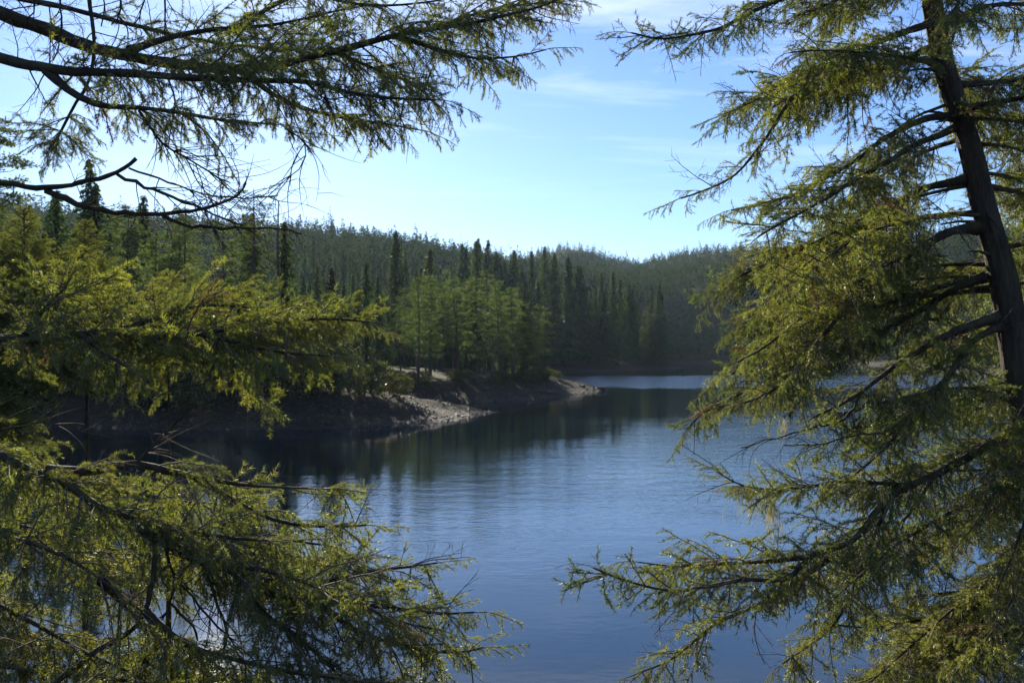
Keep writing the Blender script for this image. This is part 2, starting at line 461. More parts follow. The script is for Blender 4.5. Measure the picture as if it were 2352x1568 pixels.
def height(X, Y):
    X = np.asarray(X, float); Y = np.asarray(Y, float)
    d = lake_dist(X, Y)
    d = d + (vnoise(X, Y, 5, 1) * 1.6 + vnoise(X, Y, 1.7, 2) * 0.6) * np.clip(1 - np.abs(d) / 40, 0.2, 1) * np.clip(np.abs(d) / 1.5 + .25, 0, 1)
    near = np.clip((30 - Y) / 15, 0, 1) * np.clip((60 - np.abs(X)) / 20, 0, 1)
    bank = np.where(d < 7.5, 0.27 * d, 2.03 + (1 - np.exp(-(d - 7.5) / 3.0)) * 0.5)
    bank = bank + np.clip(d - 9, 0, 60) * 0.045 * (1 - near)
    bank = bank * (1 - near) + near * np.where(d > 0, 0.33 * np.minimum(d, 14) , 0.33 * d)
    under = np.maximum(0.22 * d, -4)
    hl = np.maximum(crest_h(X, Y, CREST_L, 420, 700), crest_h(X, Y, CREST_R, 470, 700))
    fade = np.clip((d - 14) / 90, 0, 1); fade = fade * fade * (3 - 2 * fade)
    hills = hl * fade
    rough = (vnoise(X, Y, 60, 3) * 9 + vnoise(X, Y, 25, 4) * 4) * np.clip((d - 40) / 150, 0, 1)
    small = (vnoise(X, Y, 2.2, 5) * 0.22 + vnoise(X, Y, 0.8, 6) * 0.09) * np.clip(d / 2, 0, 1)
    return np.where(d > 0, np.maximum(bank, hills) + rough + small, under)

def axis_vals(segs):
    out = []
    for a, b, s in segs:
        out.append(np.arange(a, b, s))
    out.append([segs[-1][1]])
    return np.concatenate(out)
xs = axis_vals([(-1400, -500, 60), (-500, -200, 15), (-200, -70, 4), (-70, -30, 1.2), (-30, 24, 0.7), (24, 70, 1.5), (70, 300, 8), (300, 600, 20), (600, 1400, 60)])
ys = axis_vals([(-260, -20, 20), (-20, 0, 2), (0, 60, 1.5), (60, 160, 0.8), (160, 320, 2.5), (320, 450, 5), (450, 1000, 12), (1000, 1800, 60)])
GX, GY = np.meshgrid(xs, ys)
GZ = height(GX, GY)
nx, ny = len(xs), len(ys)
ii = (np.arange(ny - 1)[:, None] * nx + np.arange(nx - 1)[None, :]).ravel()
me = np_mesh('ground', np.stack([GX.ravel(), GY.ravel(), GZ.ravel()], 1), np.stack([ii, ii + 1, ii + 1 + nx, ii + nx], 1), smooth=True)
tag(link('ground', me, M['ground']), 'gravelly lake shore, spits and wooded hills', kind='structure')

wv = np.array([(-75, -62, 0), (425, -62, 0), (425, 436, 0), (-75, 436, 0)], float)
tag(link('water', np_mesh('water', wv, np.array([[0, 1, 2, 3]])), M['water']), 'rippled blue lake water', kind='structure')

# ------------------------------------------------------------------ forest tree kits
def kites(centers, dirs, lens, wids, rs, roll=None):
    """elongated four-cornered leaf sprays"""
    n = len(centers)
    d = dirs / (np.linalg.norm(dirs, axis=1, keepdims=True) + 1e-9)
    ref = rs.normal(size=(n, 3))
    if roll is not None: ref = ref * roll + np.array([0, 0, 1.0])
    s = np.cross(d, ref); s /= (np.linalg.norm(s, axis=1, keepdims=True) + 1e-9)
    L = lens[:, None]; W = wids[:, None]
    a = centers - d * L * .5; b = centers + s * W * .5 + d * L * .05; c = centers + d * L * .5; e = centers - s * W * .5 + d * L * .05
    c = c - np.array([0, 0, 1.0]) * L * 0.12
    V = np.stack([a, b, c, e], 1).reshape(-1, 3)
    Fq = np.arange(n * 4).reshape(n, 4)
    return V, Fq

def fir_kit(seed, H=20.0, Rm=3.0, base=0.12, nb=150, per=16, size=0.62, thin=0.0):
    rs = np.random.RandomState(seed); rng = random.Random(seed)
    T = Tubes()
    bx, by = rng.uniform(-.25, .25), rng.uniform(-.25, .25)
    T.add([(bx * math.sin(3 * k / 8), by * math.sin(2.4 * k / 8), H * k / 8) for k in range(9)], [0.012 * H * (1 - k / 8.2) + 0.02 for k in range(9)], 7)
    C, D, Ls, Ws = [], [], [], []
    lob = [rng.uniform(0.75, 1.2) for _ in range(9)]
    for k in range(nb):
        t = base + (1 - base) * ((k + rng.random()) / nb) ** 0.88
        az = k * 2.399 + rng.uniform(-.4, .4)
        prof = (1 - t) ** 0.95 * (1 if t > base + .15 else 0.6 + 0.4 * (t - base) / .15)
        ln = Rm * prof * rng.uniform(0.55, 1.15) * lob[int(az / 6.2832 * 3) % 3 * 3 + int(t * 2.99)] + 0.25
        if rng.random() < thin: ln *= 0.35
        z = H * t
        out = np.array([math.cos(az), math.sin(az), 0])
        rise = 0.25 * t - 0.22 + rng.uniform(-.08, .08)
        m = max(3, int(per * (ln / Rm) ** 0.7))
        u = rs.rand(m) ** 0.75
        lat = rs.normal(size=m) * 0.20 * ln * (1 - u * .6)
        perp = np.array([-out[1], out[0], 0])
        cen = out[None] * (u * ln)[:, None] + perp[None] * lat[:, None]
        cz = z + rise * u * ln - 0.16 * ln * u * u - rs.rand(m) * 0.28
        cen[:, 2] = cz
        dr = out[None] * 0.9 + perp[None] * (rs.normal(size=m) * .55)[:, None] + rs.normal(size=(m, 3)) * .25
        dr[:, 2] += rise - 0.35
        C.append(cen); D.append(dr); Ls.append(size * (0.7 + .7 * rs.rand(m))); Ws.append(size * (0.26 + .26 * rs.rand(m)))
        if ln > 0.8 and k % 2 == 0:
            o3 = Vector((out[0], out[1], rise))
            T.add([Vector((0, 0, z)), Vector((0, 0, z)) + o3 * ln * .5, Vector((0, 0, z - .14 * ln)) + o3 * ln * .92], [0.035, 0.022, 0.008], 3)
    # leader
    m = 10
    C.append(np.stack([rs.normal(size=m) * .06, rs.normal(size=m) * .06, H * (1 - rs.rand(m) * 0.05)], 1)); D.append(np.stack([rs.normal(size=m) * .4, rs.normal(size=m) * .4, np.ones(m)], 1))
    Ls.append(np.full(m, size * .8)); Ws.append(np.full(m, size * .25))
    V, Fq = kites(np.concatenate(C), np.concatenate(D), np.concatenate(Ls), np.concatenate(Ws), rs, roll=0.7)
    return T.mesh('fir_trunk'), np_mesh('fir_crown', V, Fq)

def pine_kit(seed, H=12.0, Rm=1.9, base=0.38, nb=44, per=46, size=0.30, dead=8):
    rs = np.random.RandomState(seed); rng = random.Random(seed)
    T = Tubes()
    b1, b2, ph = rng.uniform(-.35, .35), rng.uniform(-.35, .35), rng.uniform(0, 6)
    ax = lambda t: Vector((b1 * math.sin(2.6 * t + ph) - b1 * math.sin(ph), b2 * math.sin(3.1 * t + ph) - b2 * math.sin(ph), H * t))
    T.add([ax(k / 10) for k in range(11)], [0.0105 * H * (1 - k / 10.6) + 0.02 for k in range(11)], 7)
    for k in range(dead):
        t = rng.uniform(0.12, base); az = rng.uniform(0, 6.28); l = rng.uniform(.3, 1.0)
        p = ax(t); T.add([p, p + Vector((math.cos(az) * l, math.sin(az) * l, rng.uniform(-.2, .15)))], [0.02, 0.006], 3)
    C, D, Ls, Ws = [], [], [], []
    for k in range(nb):
        t = base + (0.97 - base) * ((k + rng.random()) / nb)
        az = k * 2.399 + rng.uniform(-.6, .6)
        u_ = (t - base) / (1 - base)
        prof = (0.8 + 0.4 * u_) * (1 - u_) ** 0.8 * 1.1
        ln = Rm * prof * rng.uniform(0.5, 1.2) + .2
        rise = rng.uniform(-.05, .30) + 0.35 * u_
        p = ax(t)
        o3 = Vector((math.cos(az), math.sin(az), rise))
        tip = p + o3 * ln
        T.add([p, p + Vector((o3.x, o3.y, rise * .5)) * ln * .5, tip], [0.034, 0.022, 0.008], 3)
        nclump = 1 if ln < .9 else (2 if ln < 1.5 else 3)
        for c in range(nclump):
            f = 1 - c * 0.33
            cc = p + o3 * ln * f + Vector((rng.gauss(0, .14), rng.gauss(0, .14), rng.gauss(0.05, .08)))
            m = int(per * (1 - .25 * c) * rng.uniform(.7, 1.2))
            off = rs.normal(size=(m, 3)) * np.array([.25, .25, .085]) * (0.75 + .25 * ln)
            C.append(np.array(cc)[None] + off)
            dd = off + rs.normal(size=(m, 3)) * .18 + np.array([0, 0, .14]) + np.array([o3.x, o3.y, 0]) * .12
            D.append(dd); Ls.append(size * (.7 + .6 * rs.rand(m))); Ws.append(size * (.26 + .22 * rs.rand(m)))
    V, Fq = kites(np.concatenate(C), np.concatenate(D), np.concatenate(Ls), np.concatenate(Ws), rs)
    return T.mesh('pine_trunk'), np_mesh('pine_crown', V, Fq)

def broad_kit(seed, H=9.0, Rm=3.0, n_cl=46, per=70, size=0.24, base=0.3):
    rs = np.random.RandomState(seed); rng = random.Random(seed)
    T = Tubes(); C, D, Ls, Ws = [], [], [], []
    fork = Vector((rng.uniform(-.3, .3), rng.uniform(-.3, .3), H * base))
    T.add([(0, 0, 0), fork * .5 + Vector((.1, 0, 0)), fork], [.018 * H, .015 * H, .012 * H], 7)
    for k in range(n_cl):
        az = k * 2.399; t = rng.uniform(0.05, 1)
        r = Rm * math.sqrt(max(0.05, 1 - (t * 1.5 - .5) ** 2)) * rng.uniform(.4, 1)
        c = Vector((math.cos(az) * r, math.sin(az) * r, H * (base + (1 - base) * t)))
        mid = fork.lerp(c, .5) + Vector((0, 0, -.1 * H * (1 - t) + .2))
        T.add([fork, mid, c], [.006 * H, .004 * H, .0012 * H], 4)
        m = int(per * rng.uniform(.6, 1.3))
        off = rs.normal(size=(m, 3)) * np.array([.45, .45, .26]) * Rm / 3
        C.append(np.array(c)[None] + off); D.append(rs.normal(size=(m, 3)) + off)
        Ls.append(size * (.6 + .8 * rs.rand(m))); Ws.append(size * (.4 + .3 * rs.rand(m)))
    V, Fq = kites(np.concatenate(C), np.concatenate(D), np.concatenate(Ls), np.concatenate(Ws), rs)
    return T.mesh('broadleaf_trunk'), np_mesh('broadleaf_crown', V, Fq)

KITS = {}
def put_tree(name, kit, matkey, x, y, scale, rot, label, group, cat='tree', sink=0.15, sz=None, barkkey='far_bark'):
    z = float(height(np.array([x]), np.array([y]))[0]) - sink
    e = empty(name, (x, y, z))
    e.rotation_euler = (0, 0, rot)
    e.scale = (scale, scale, scale * (sz or 1))
    tr = link('trunk', kit[0], M[barkkey], e)
    cr = link('crown', kit[1], M[matkey], e)
    tag(e, label, cat, group)
    return e

FIR = [fir_kit(11 + i, H=20, Rm=rm, base=b, nb=nb, per=44, size=.52, thin=th) for i, (rm, b, nb, th) in enumerate([(5.0, .05, 240, .05), (4.3, .07, 230, .1), (5.6, .05, 250, .08), (4.7, .10, 220, .15), (3.9, .05, 230, .05)])]
FIR_N = [fir_kit(31 + i, H=18, Rm=rm, base=b, nb=240, per=60, size=.38, thin=th) for i, (rm, b, th) in enumerate([(4.3, .10, .2), (3.8, .2, .3), (4.8, .14, .2)])]
PINE = [pine_kit(51 + i, H=12, Rm=rm, base=b, nb=nb, per=70, size=.24) for i, (rm, b, nb) in enumerate([(1.45, .22, 34), (1.7, .28, 30), (1.3, .16, 36), (1.5, .34, 28), (1.2, .26, 30)])]
PINE_N = [pine_kit(71 + i, H=16, Rm=rm, base=b, nb=nb, per=70, size=.26, dead=14) for i, (rm, b, nb) in enumerate([(2.6, .34, 60), (2.2, .42, 50), (2.8, .28, 64)])]
THIN = [pine_kit(91, H=16, Rm=1.7, base=.66, nb=26, per=60, size=.22, dead=26), pine_kit(92, H=16, Rm=1.3, base=.74, nb=16, per=50, size=.22, dead=22)]
BROAD = [broad_kit(111 + i) for i in range(3)]
SHRUB = [broad_kit(121 + i, H=2.2, Rm=1.5, n_cl=34, per=46, size=.20, base=.12) for i in range(3)]

rng = random.Random(5)
def px_of(x, y): return (x / y * F + 1176)

# pines along the top of the gravel point
spit = []
tries = 0
while len(spit) < 60 and tries < 6000:
    tries += 1
    x, y = rng.uniform(-40, 9), rng.uniform(108, 172)
    d = float(lake_dist(np.array([x]), np.array([y]))[0])
    px = px_of(x, y)
    if d < 6.2 or d > 24 or not (840 < px < 1285) or (px < 960 and y < 130): continue
    if any((x - a) ** 2 + (y - b) ** 2 < 1.7 ** 2 for a, b in spit): continue
    spit.append((x, y))
spit.sort(key=lambda p: -px_of(*p))
for i, (x, y) in enumerate(spit):
    k = rng.randrange(5)
    lab = ('%s slim olive-green pine on the gravel point, counting all trees from its right-hand end' % ordinal(i)) if i else 'rightmost slim olive-green pine at the end of the wooded gravel point'
    if i % 6 == 3:
        put_tree('fir_tree', FIR[k], 'fir', x, y, rng.uniform(.35, .62), rng.uniform(0, 6.28), 'darker pointed fir among the pines on the gravel point, %s tree from the right' % ordinal(i), 'trees on the gravel point')
        continue
    put_tree('pine_tree', PINE[k], 'pine', x, y, rng.uniform(.62, 1.22), rng.uniform(0, 6.28), lab, 'trees on the gravel point')

def skyline(objs, x0, x1, nb, fmt, first):
    """the trees whose tips stand highest in each stretch of the skyline get a label of their own"""
    best = {}
    for e, h in objs:
        px = px_of(e.location.x, e.location.y); b = int((px - x0) / (x1 - x0) * nb)
        a = (e.location.z + h - CAM_H) / e.location.y
        if 0 <= b < nb and (b not in best or best[b][0] < a): best[b] = (a, px, e)
    for i, (a, px, e) in enumerate(sorted(best.values(), key=lambda v: v[1])):
        e['label'] = (fmt % ordinal(i)) if i else first

# dark firs of the wood behind the point
pen = []
tries = 0
while len(pen) < 190 and tries < 20000:
    tries += 1
    x, y = rng.uniform(-120, 54), rng.uniform(176, 345)
    d = float(lake_dist(np.array([x]), np.array([y]))[0])
    px = px_of(x, y)
    if d < 2.2 or not (640 < px < 1620): continue
    if d > 30 and rng.random() < .35: continue
    if any((x - a) ** 2 + (y - b) ** 2 < 4.5 ** 2 for a, b in pen): continue
    pen.append((x, y))
right = sorted([p for p in pen if px_of(*p) > 1440 and lake_dist(np.array([p[0]]), np.array([p[1]]))[0] < 12], key=lambda p: -px_of(*p))
pens = []
for (x, y) in pen:
    k = rng.randrange(5)
    px = px_of(x, y)
    lab = 'dark green conifer among its lookalikes in the dense wood behind the gravel point'
    if (x, y) in right:
        i = right.index((x, y))
        lab = ('%s dark waterside fir of the wood, counted leftwards from its far right point' % ordinal(i)) if i else 'rightmost dark fir at the water-side tip of the wood across the lake'
    s = rng.uniform(.85, 1.4) * (0.66 if px < 900 else 0.9 if px < 1060 else 1.15 if px < 1330 else 0.95)
    szz = rng.uniform(.85, 1.08)
    e = put_tree('fir_tree', FIR[k], 'fir', x, y, s, rng.uniform(0, 6.28), lab, 'firs in the wood behind the gravel point', sz=szz)
    if (x, y) not in right: pens.append((e, 20 * s * szz))
skyline(pens, 640, 1620, 30, 'conifer whose tip tops the skyline of the wood behind the point, %s from left', 'leftmost conifer whose tip tops the skyline of the wood behind the point')

# the mixed wood on the left bank
bankt = []
tries = 0
while len(bankt) < 96 and tries < 20000:
    tries += 1
    x, y = rng.uniform(-110, -8), rng.uniform(80, 190)
    d = float(lake_dist(np.array([x]), np.array([y]))[0])
    px = px_of(x, y)
    if d < 4.5 or not (-120 < px < 880): continue
    if px > 780 and y < 108: continue
    if any((x - a) ** 2 + (y - b) ** 2 < 4.2 ** 2 for a, b in bankt): continue
    bankt.append((x, y))
banks = []
for (x, y) in bankt:
    r_ = rng.random(); px = px_of(x, y)
    rot = rng.uniform(0, 6.28)
    lim = 1.0 if px < 480 else 0.82 if px < 640 else 0.7
    if r_ < .42:
        e = put_tree('fir_tree', FIR_N[rng.randrange(3)], 'fir', x, y, rng.uniform(.85, 1.15) * lim, rot, 'dense green fir among the mixed trees on the left bank', 'mixed wood on the left bank')
    elif r_ < .75:
        e = put_tree('pine_tree', PINE_N[rng.randrange(3)], 'pine', x, y, rng.uniform(.85, 1.2) * lim, rot, 'olive pine with clumped needles among the mixed trees on the left bank', 'mixed wood on the left bank')
    else:
        e = put_tree('broadleaf_tree', BROAD[rng.randrange(3)], 'broadleaf', x, y, rng.uniform(1.0, 1.6) * lim, rot, 'rounded leafy evergreen tree among the conifers on the left bank', 'mixed wood on the left bank')
    banks.append((e, e.scale.z * (18 if r_ < .42 else 16 if r_ < .75 else 9)))
skyline(banks, -120, 880, 26, 'tree on the left bank whose top reaches the skyline, %s such top from the left', 'leftmost tree on the left bank whose top reaches the skyline')

def stand(px, py_top, d):
    """ground spot and tree height for a tree whose tip is seen at (px, py_top)"""
    p = P(px, py_top, d)
    z = float(height(np.array([p.x]), np.array([p.y]))[0])
    return p.x, p.y, p.z - z
for px, py, d, kit, hh, mk, nm, lab in [
    (585, 432, 84, THIN[0], 16, 'pine', 'pine_tree', 'tall bare-trunked pine with a sparse upswept top, left of the dead snag'),
    (425, 465, 86, THIN[1], 16, 'pine', 'pine_tree', 'thin bare-trunked pine with a small top under the mossy bare branches'),
    (512, 500, 90, THIN[1], 16, 'pine', 'pine_tree', 'dark slim half-dead pine between two taller bare-trunked pines'),
    (205, 360, 92, FIR_N[1], 18, 'fir', 'fir_tree', 'tallest dark conical fir on the left bank, rising against the sky'),
    (10, 270, 84, PINE_N[1], 16, 'pine', 'pine_tree', 'tall pine at the left edge of the picture against the sky'),
    (330, 445, 110, FIR_N[0], 18, 'fir', 'fir_tree', 'pointed fir on the left bank skyline right of the tallest fir'),
]:
    x, y, h = stand(px, py, d)
    put_tree(nm, kit, mk, x, y, h / hh, 1.3 + px * .01, lab, None)

# dead snag
x, y, h = stand(641, 458, 82)
e = empty('dead_snag', (x, y, float(height(np.array([x]), np.array([y]))[0]) - .1))
T = Tubes()
T.add([(0.10 * math.sin(k * .5), 0, h * k / 12) for k in range(13)], [0.27 * (1 - k / 13) + 0.02 for k in range(13)], 8, .06, rng)
link('trunk', T.mesh('snag_trunk'), M['snag'], e)
for k in range(26):
    zz = rng.uniform(.35, .98) * h; az = rng.uniform(0, 6.28); l = rng.uniform(.12, .55) * (1.15 - zz / h)
    T = Tubes(); p = Vector((0, 0, zz))
    T.add([p, p + Vector((math.cos(az) * l, math.sin(az) * l, rng.uniform(-.12, .08)))], [0.018, 0.006], 3)
    link('branch_stub', T.mesh('stub'), M['snag'], e)
tag(e, 'bare grey dead snag, a needle-thin spike rising above the wood', 'dead tree')

# shrubs under the pines and on the necks of the spits
shr = []
for i in range(30):
    for _ in range(300):
        x, y = rng.uniform(-30, 9), rng.uniform(86, 160)
        d = float(lake_dist(np.array([x]), np.array([y]))[0])
        if 5.5 < d < 9.5 and 840 < px_of(x, y) < 1290 and y > 106: break
    shr.append((x, y))
shr.sort(key=lambda p: -px_of(*p))
for i, (x, y) in enumerate(shr):
    put_tree('shrub', SHRUB[rng.randrange(3)], 'shrub', x, y, rng.uniform(.35, .75), rng.uniform(0, 6.28),
             'low olive shrub on the bank edge under the pines, %s from the right' % ordinal(i), 'shrubs under the pines on the gravel point', 'shrub')
for i, (px, py, d, s, lab) in enumerate([
    (862, 880, 86, 1.35, 'large olive shrub at the neck of the near gravel spit'),
    (915, 885, 88, 0.95, 'small rounded shrub just right of the large olive shrub on the near spit'),
    (800, 890, 84, 1.2, 'dark shrub left of the large olive shrub on the near spit'),
    (700, 890, 84, 1.5, 'broad dark shrub half hidden by the hanging fir branch on the left bank')]):
    p = P(px, py, d)
    put_tree('shrub', SHRUB[i % 3], 'shrub', p.x, p.y, s, i * 2.0, lab, None, 'shrub')

und = []
tries = 0
while len(und) < 70 and tries < 20000:
    tries += 1
    x, y = rng.uniform(-60, -8), rng.uniform(74, 118)
    d = float(lake_dist(np.array([x]), np.array([y]))[0]); px = px_of(x, y)
    if not (3.2 < d < 16) or not (-150 < px < 850) or (px > 800 and y < 84): continue
    if any((x - a) ** 2 + (y - b) ** 2 < 1.7 ** 2 for a, b in und): continue
    und.append((x, y))
und.sort(key=lambda p: px_of(*p))
for i, (x, y) in enumerate(und):
    if i % 3 == 0:
        put_tree('young_fir', FIR_N[i % 2], 'fir', x, y, rng.uniform(.22, .4), rng.uniform(0, 6.28), 'low young fir in the shaded undergrowth above the left shore', 'undergrowth on the left bank')
    else:
        put_tree('shrub', SHRUB[i % 3], 'shrub', x, y, rng.uniform(.8, 1.5), rng.uniform(0, 6.28), 'dense shrub in the shaded undergrowth above the left shore', 'undergrowth on the left bank', 'shrub')

# ------------------------------------------------------------------ hillside forest (one mass)
def hill_forest():
    rs = np.random.RandomState(77)
    n = 110000
    X = rs.uniform(-420, 520, n); Y = rs.uniform(205, 960, n)
    d = lake_dist(X, Y); px = X / Y * F + 1176
    keep = (d > 4) & (px > -60) & (px < 2420)
    pen_zone = (Y < 350) & (X < 56) & (px > 640)
    keep &= ~pen_zone
    X, Y = X[keep], Y[keep]
    # thin by spacing on a jittered grid
    cell = 4.7 + (Y - 200) * 0.0022
    key = np.floor(X / cell).astype(np.int64) * 100003 + np.floor(Y / cell).astype(np.int64)
    _, idx = np.unique(key, return_index=True)
    X, Y = X[idx], Y[idx]
    Z = height(X, Y)
    # keep trees on slopes that face the lake or stand near the skyline
    Zb = height(X * 0.97, Y * 0.97)
    ang = (Z - 6) / Y; angb = (Zb - 6) / (Y * 0.97)
    k2 = (ang > angb - 0.012)
    X, Y, Z = X[k2], Y[k2], Z[k2]
    m = len(X)
    H = rs.uniform(5.5, 10, m) * np.where(rs.rand(m) < .08, 1.4, 1.0); Rr = np.clip(H * rs.uniform(.26, .40, m), 1.6, 3.4)
    K = 50
    t = np.clip(np.tile((np.arange(K) + .5) / K, (m, 1)) + rs.uniform(-.02, .02, (m, K)), 0, 1)
    az = rs.uniform(0, 2 * np.pi, (m, K))
    H = H * np.interp(Y, [250, 450, 750], [1.6, 1.45, 1.0]); Rr = Rr * np.interp(Y, [250, 450, 750], [1.25, 1.2, 1.0])
    rnd = np.where(rs.rand(m) < .55, .42, .85)[:, None]
    H = np.where(rnd[:, 0] < .5, H * .8, H)
    r = Rr[:, None] * (1 - t) ** rnd * rs.uniform(.35, 1.05, (m, K))
    cx = X[:, None] + np.cos(az) * r; cy = Y[:, None] + np.sin(az) * r; cz = Z[:, None] + H[:, None] * (.08 + .92 * t) - .3 * r
    C = np.stack([cx, cy, cz], -1).reshape(-1, 3)
    D = np.stack([np.cos(az), np.sin(az), -.45 + .9 * t ** 4], -1).reshape(-1, 3) + rs.normal(size=(m * K, 3)) * .3
    L = (np.clip(H, 5, 9)[:, None] * .23 * (1.1 - .6 * t) * rs.uniform(.7, 1.3, (m, K))).ravel()
    V, Fq = kites(C, D, L, L * .6, rs, roll=.45)
    return np_mesh('hillside_forest', V, Fq), m
hm, hn = hill_forest()
print('hill trees', hn)
tag(link('hillside_forest', hm, M['hill']), 'far conifer forest covering the hazy hills beyond the lake', 'forest', kind='stuff')

# ------------------------------------------------------------------ shore stones
def stones():
    rs = np.random.RandomState(9)
    n = 120000
    X = rs.uniform(-34, 15, n); Y = rs.uniform(72, 150, n)
    d = lake_dist(X, Y)
    k = (d > -.15) & (d < 8) & (rs.rand(n) < np.where(d < .9, 1.0, .42))
    X, Y, d = X[k][:8000], Y[k][:8000], d[k][:8000]
    Z = np.maximum(height(X, Y), -.02)
    ph = (1 + 5 ** .5) / 2
    ico = np.array([(-1, ph, 0), (1, ph, 0), (-1, -ph, 0), (1, -ph, 0), (0, -1, ph), (0, 1, ph), (0, -1, -ph), (0, 1, -ph), (ph, 0, -1), (ph, 0, 1), (-ph, 0, -1), (-ph, 0, 1)]) / 1.9
    fc = np.array([(0, 11, 5), (0, 5, 1), (0, 1, 7), (0, 7, 10), (0, 10, 11), (1, 5, 9), (5, 11, 4), (11, 10, 2), (10, 7, 6), (7, 1, 8), (3, 9, 4), (3, 4, 2), (3, 2, 6), (3, 6, 8), (3, 8, 9), (4, 9, 5), (2, 4, 11), (6, 2, 10), (8, 6, 7), (9, 8, 1)])
    m = len(X)
    s = np.exp(rs.normal(-3.0, .5, m)); s = np.clip(s, .025, .2)
    jit = 1 + rs.uniform(-.28, .28, (m, 12, 1))
    V = ico[None] * jit * s[:, None, None] * np.stack([rs.uniform(.8, 1.4, m), rs.uniform(.8, 1.4, m), rs.uniform(.45, .8, m)], -1)[:, None, :]
    a = rs.uniform(0, 6.28, m); ca, sa = np.cos(a)[:, None], np.sin(a)[:, None]
    x = V[..., 0] * ca - V[..., 1] * sa; y = V[..., 0] * sa + V[..., 1] * ca
    V = np.stack([x + X[:, None], y + Y[:, None], V[..., 2] + Z[:, None] + s[:, None] * .12], -1).reshape(-1, 3)
    Fc = (fc[None] + (np.arange(m) * 12)[:, None, None]).reshape(-1, 3)
    return np_mesh('shore_stones', V, Fc)
tag(link('shore_stones', stones(), M['rock']), 'loose wet stones strewn over the two gravel spits', 'stones', kind='stuff')

# driftwood and boulders on the tip of the point
def gz(x, y): return float(height(np.array([x]), np.array([y]))[0])
for nm, pts, r0, lab in [
    ('driftwood_log', [(1322, 872, 146), (1345, 876, 145), (1366, 882, 143.5)], .22, 'dark driftwood log lying on the crest near the tip of the gravel point'),
    ('driftwood_log', [(1230, 912, 121), (1262, 908, 123), (1290, 900, 126)], .12, 'thin driftwood pole at the foot of the shaded bank')]:
    ps = []
    for a in pts:
        q = P(*a); ps.append(Vector((q.x, q.y, max(gz(q.x, q.y), 0) + r0 * .8)))
    T = Tubes(); c = catmull(ps, .3)
    T.add(c, [r0 * (1 - .55 * i / len(c)) for i in range(len(c))], 8, .12, rng, cap=True)
    tag(link(nm, T.mesh(nm), M['snag']), lab, 'log')
def boulder(name, p, s, lab):
    rs = np.random.RandomState(int(abs(p.x * 100)) % 1000)
    import bmesh
    bm = bmesh.new(); bmesh.ops.create_icosphere(bm, subdivisions=2, radius=1)
    for v in bm.verts:
        f = 1 + .35 * mnoise.noise(v.co * 1.3 + Vector((p.x, p.y, 0)))
        v.co = Vector((v.co.x * s * 1.5 * f, v.co.y * s * f, v.co.z * s * .8 * f))
    me = bpy.data.meshes.new(name); bm.to_mesh(me); bm.free()
    o = link(name, me, M['rock']); o.location = (p.x, p.y, max(gz(p.x, p.y), 0) + s * .3)
    tag(o, lab, 'rock')
boulder('boulder', P(1385, 890, 141.5), .55, 'dark boulder on the very tip of the gravel point')
boulder('boulder', P(1338, 890, 139), .3, 'small stone block left of the tip boulder on the point')

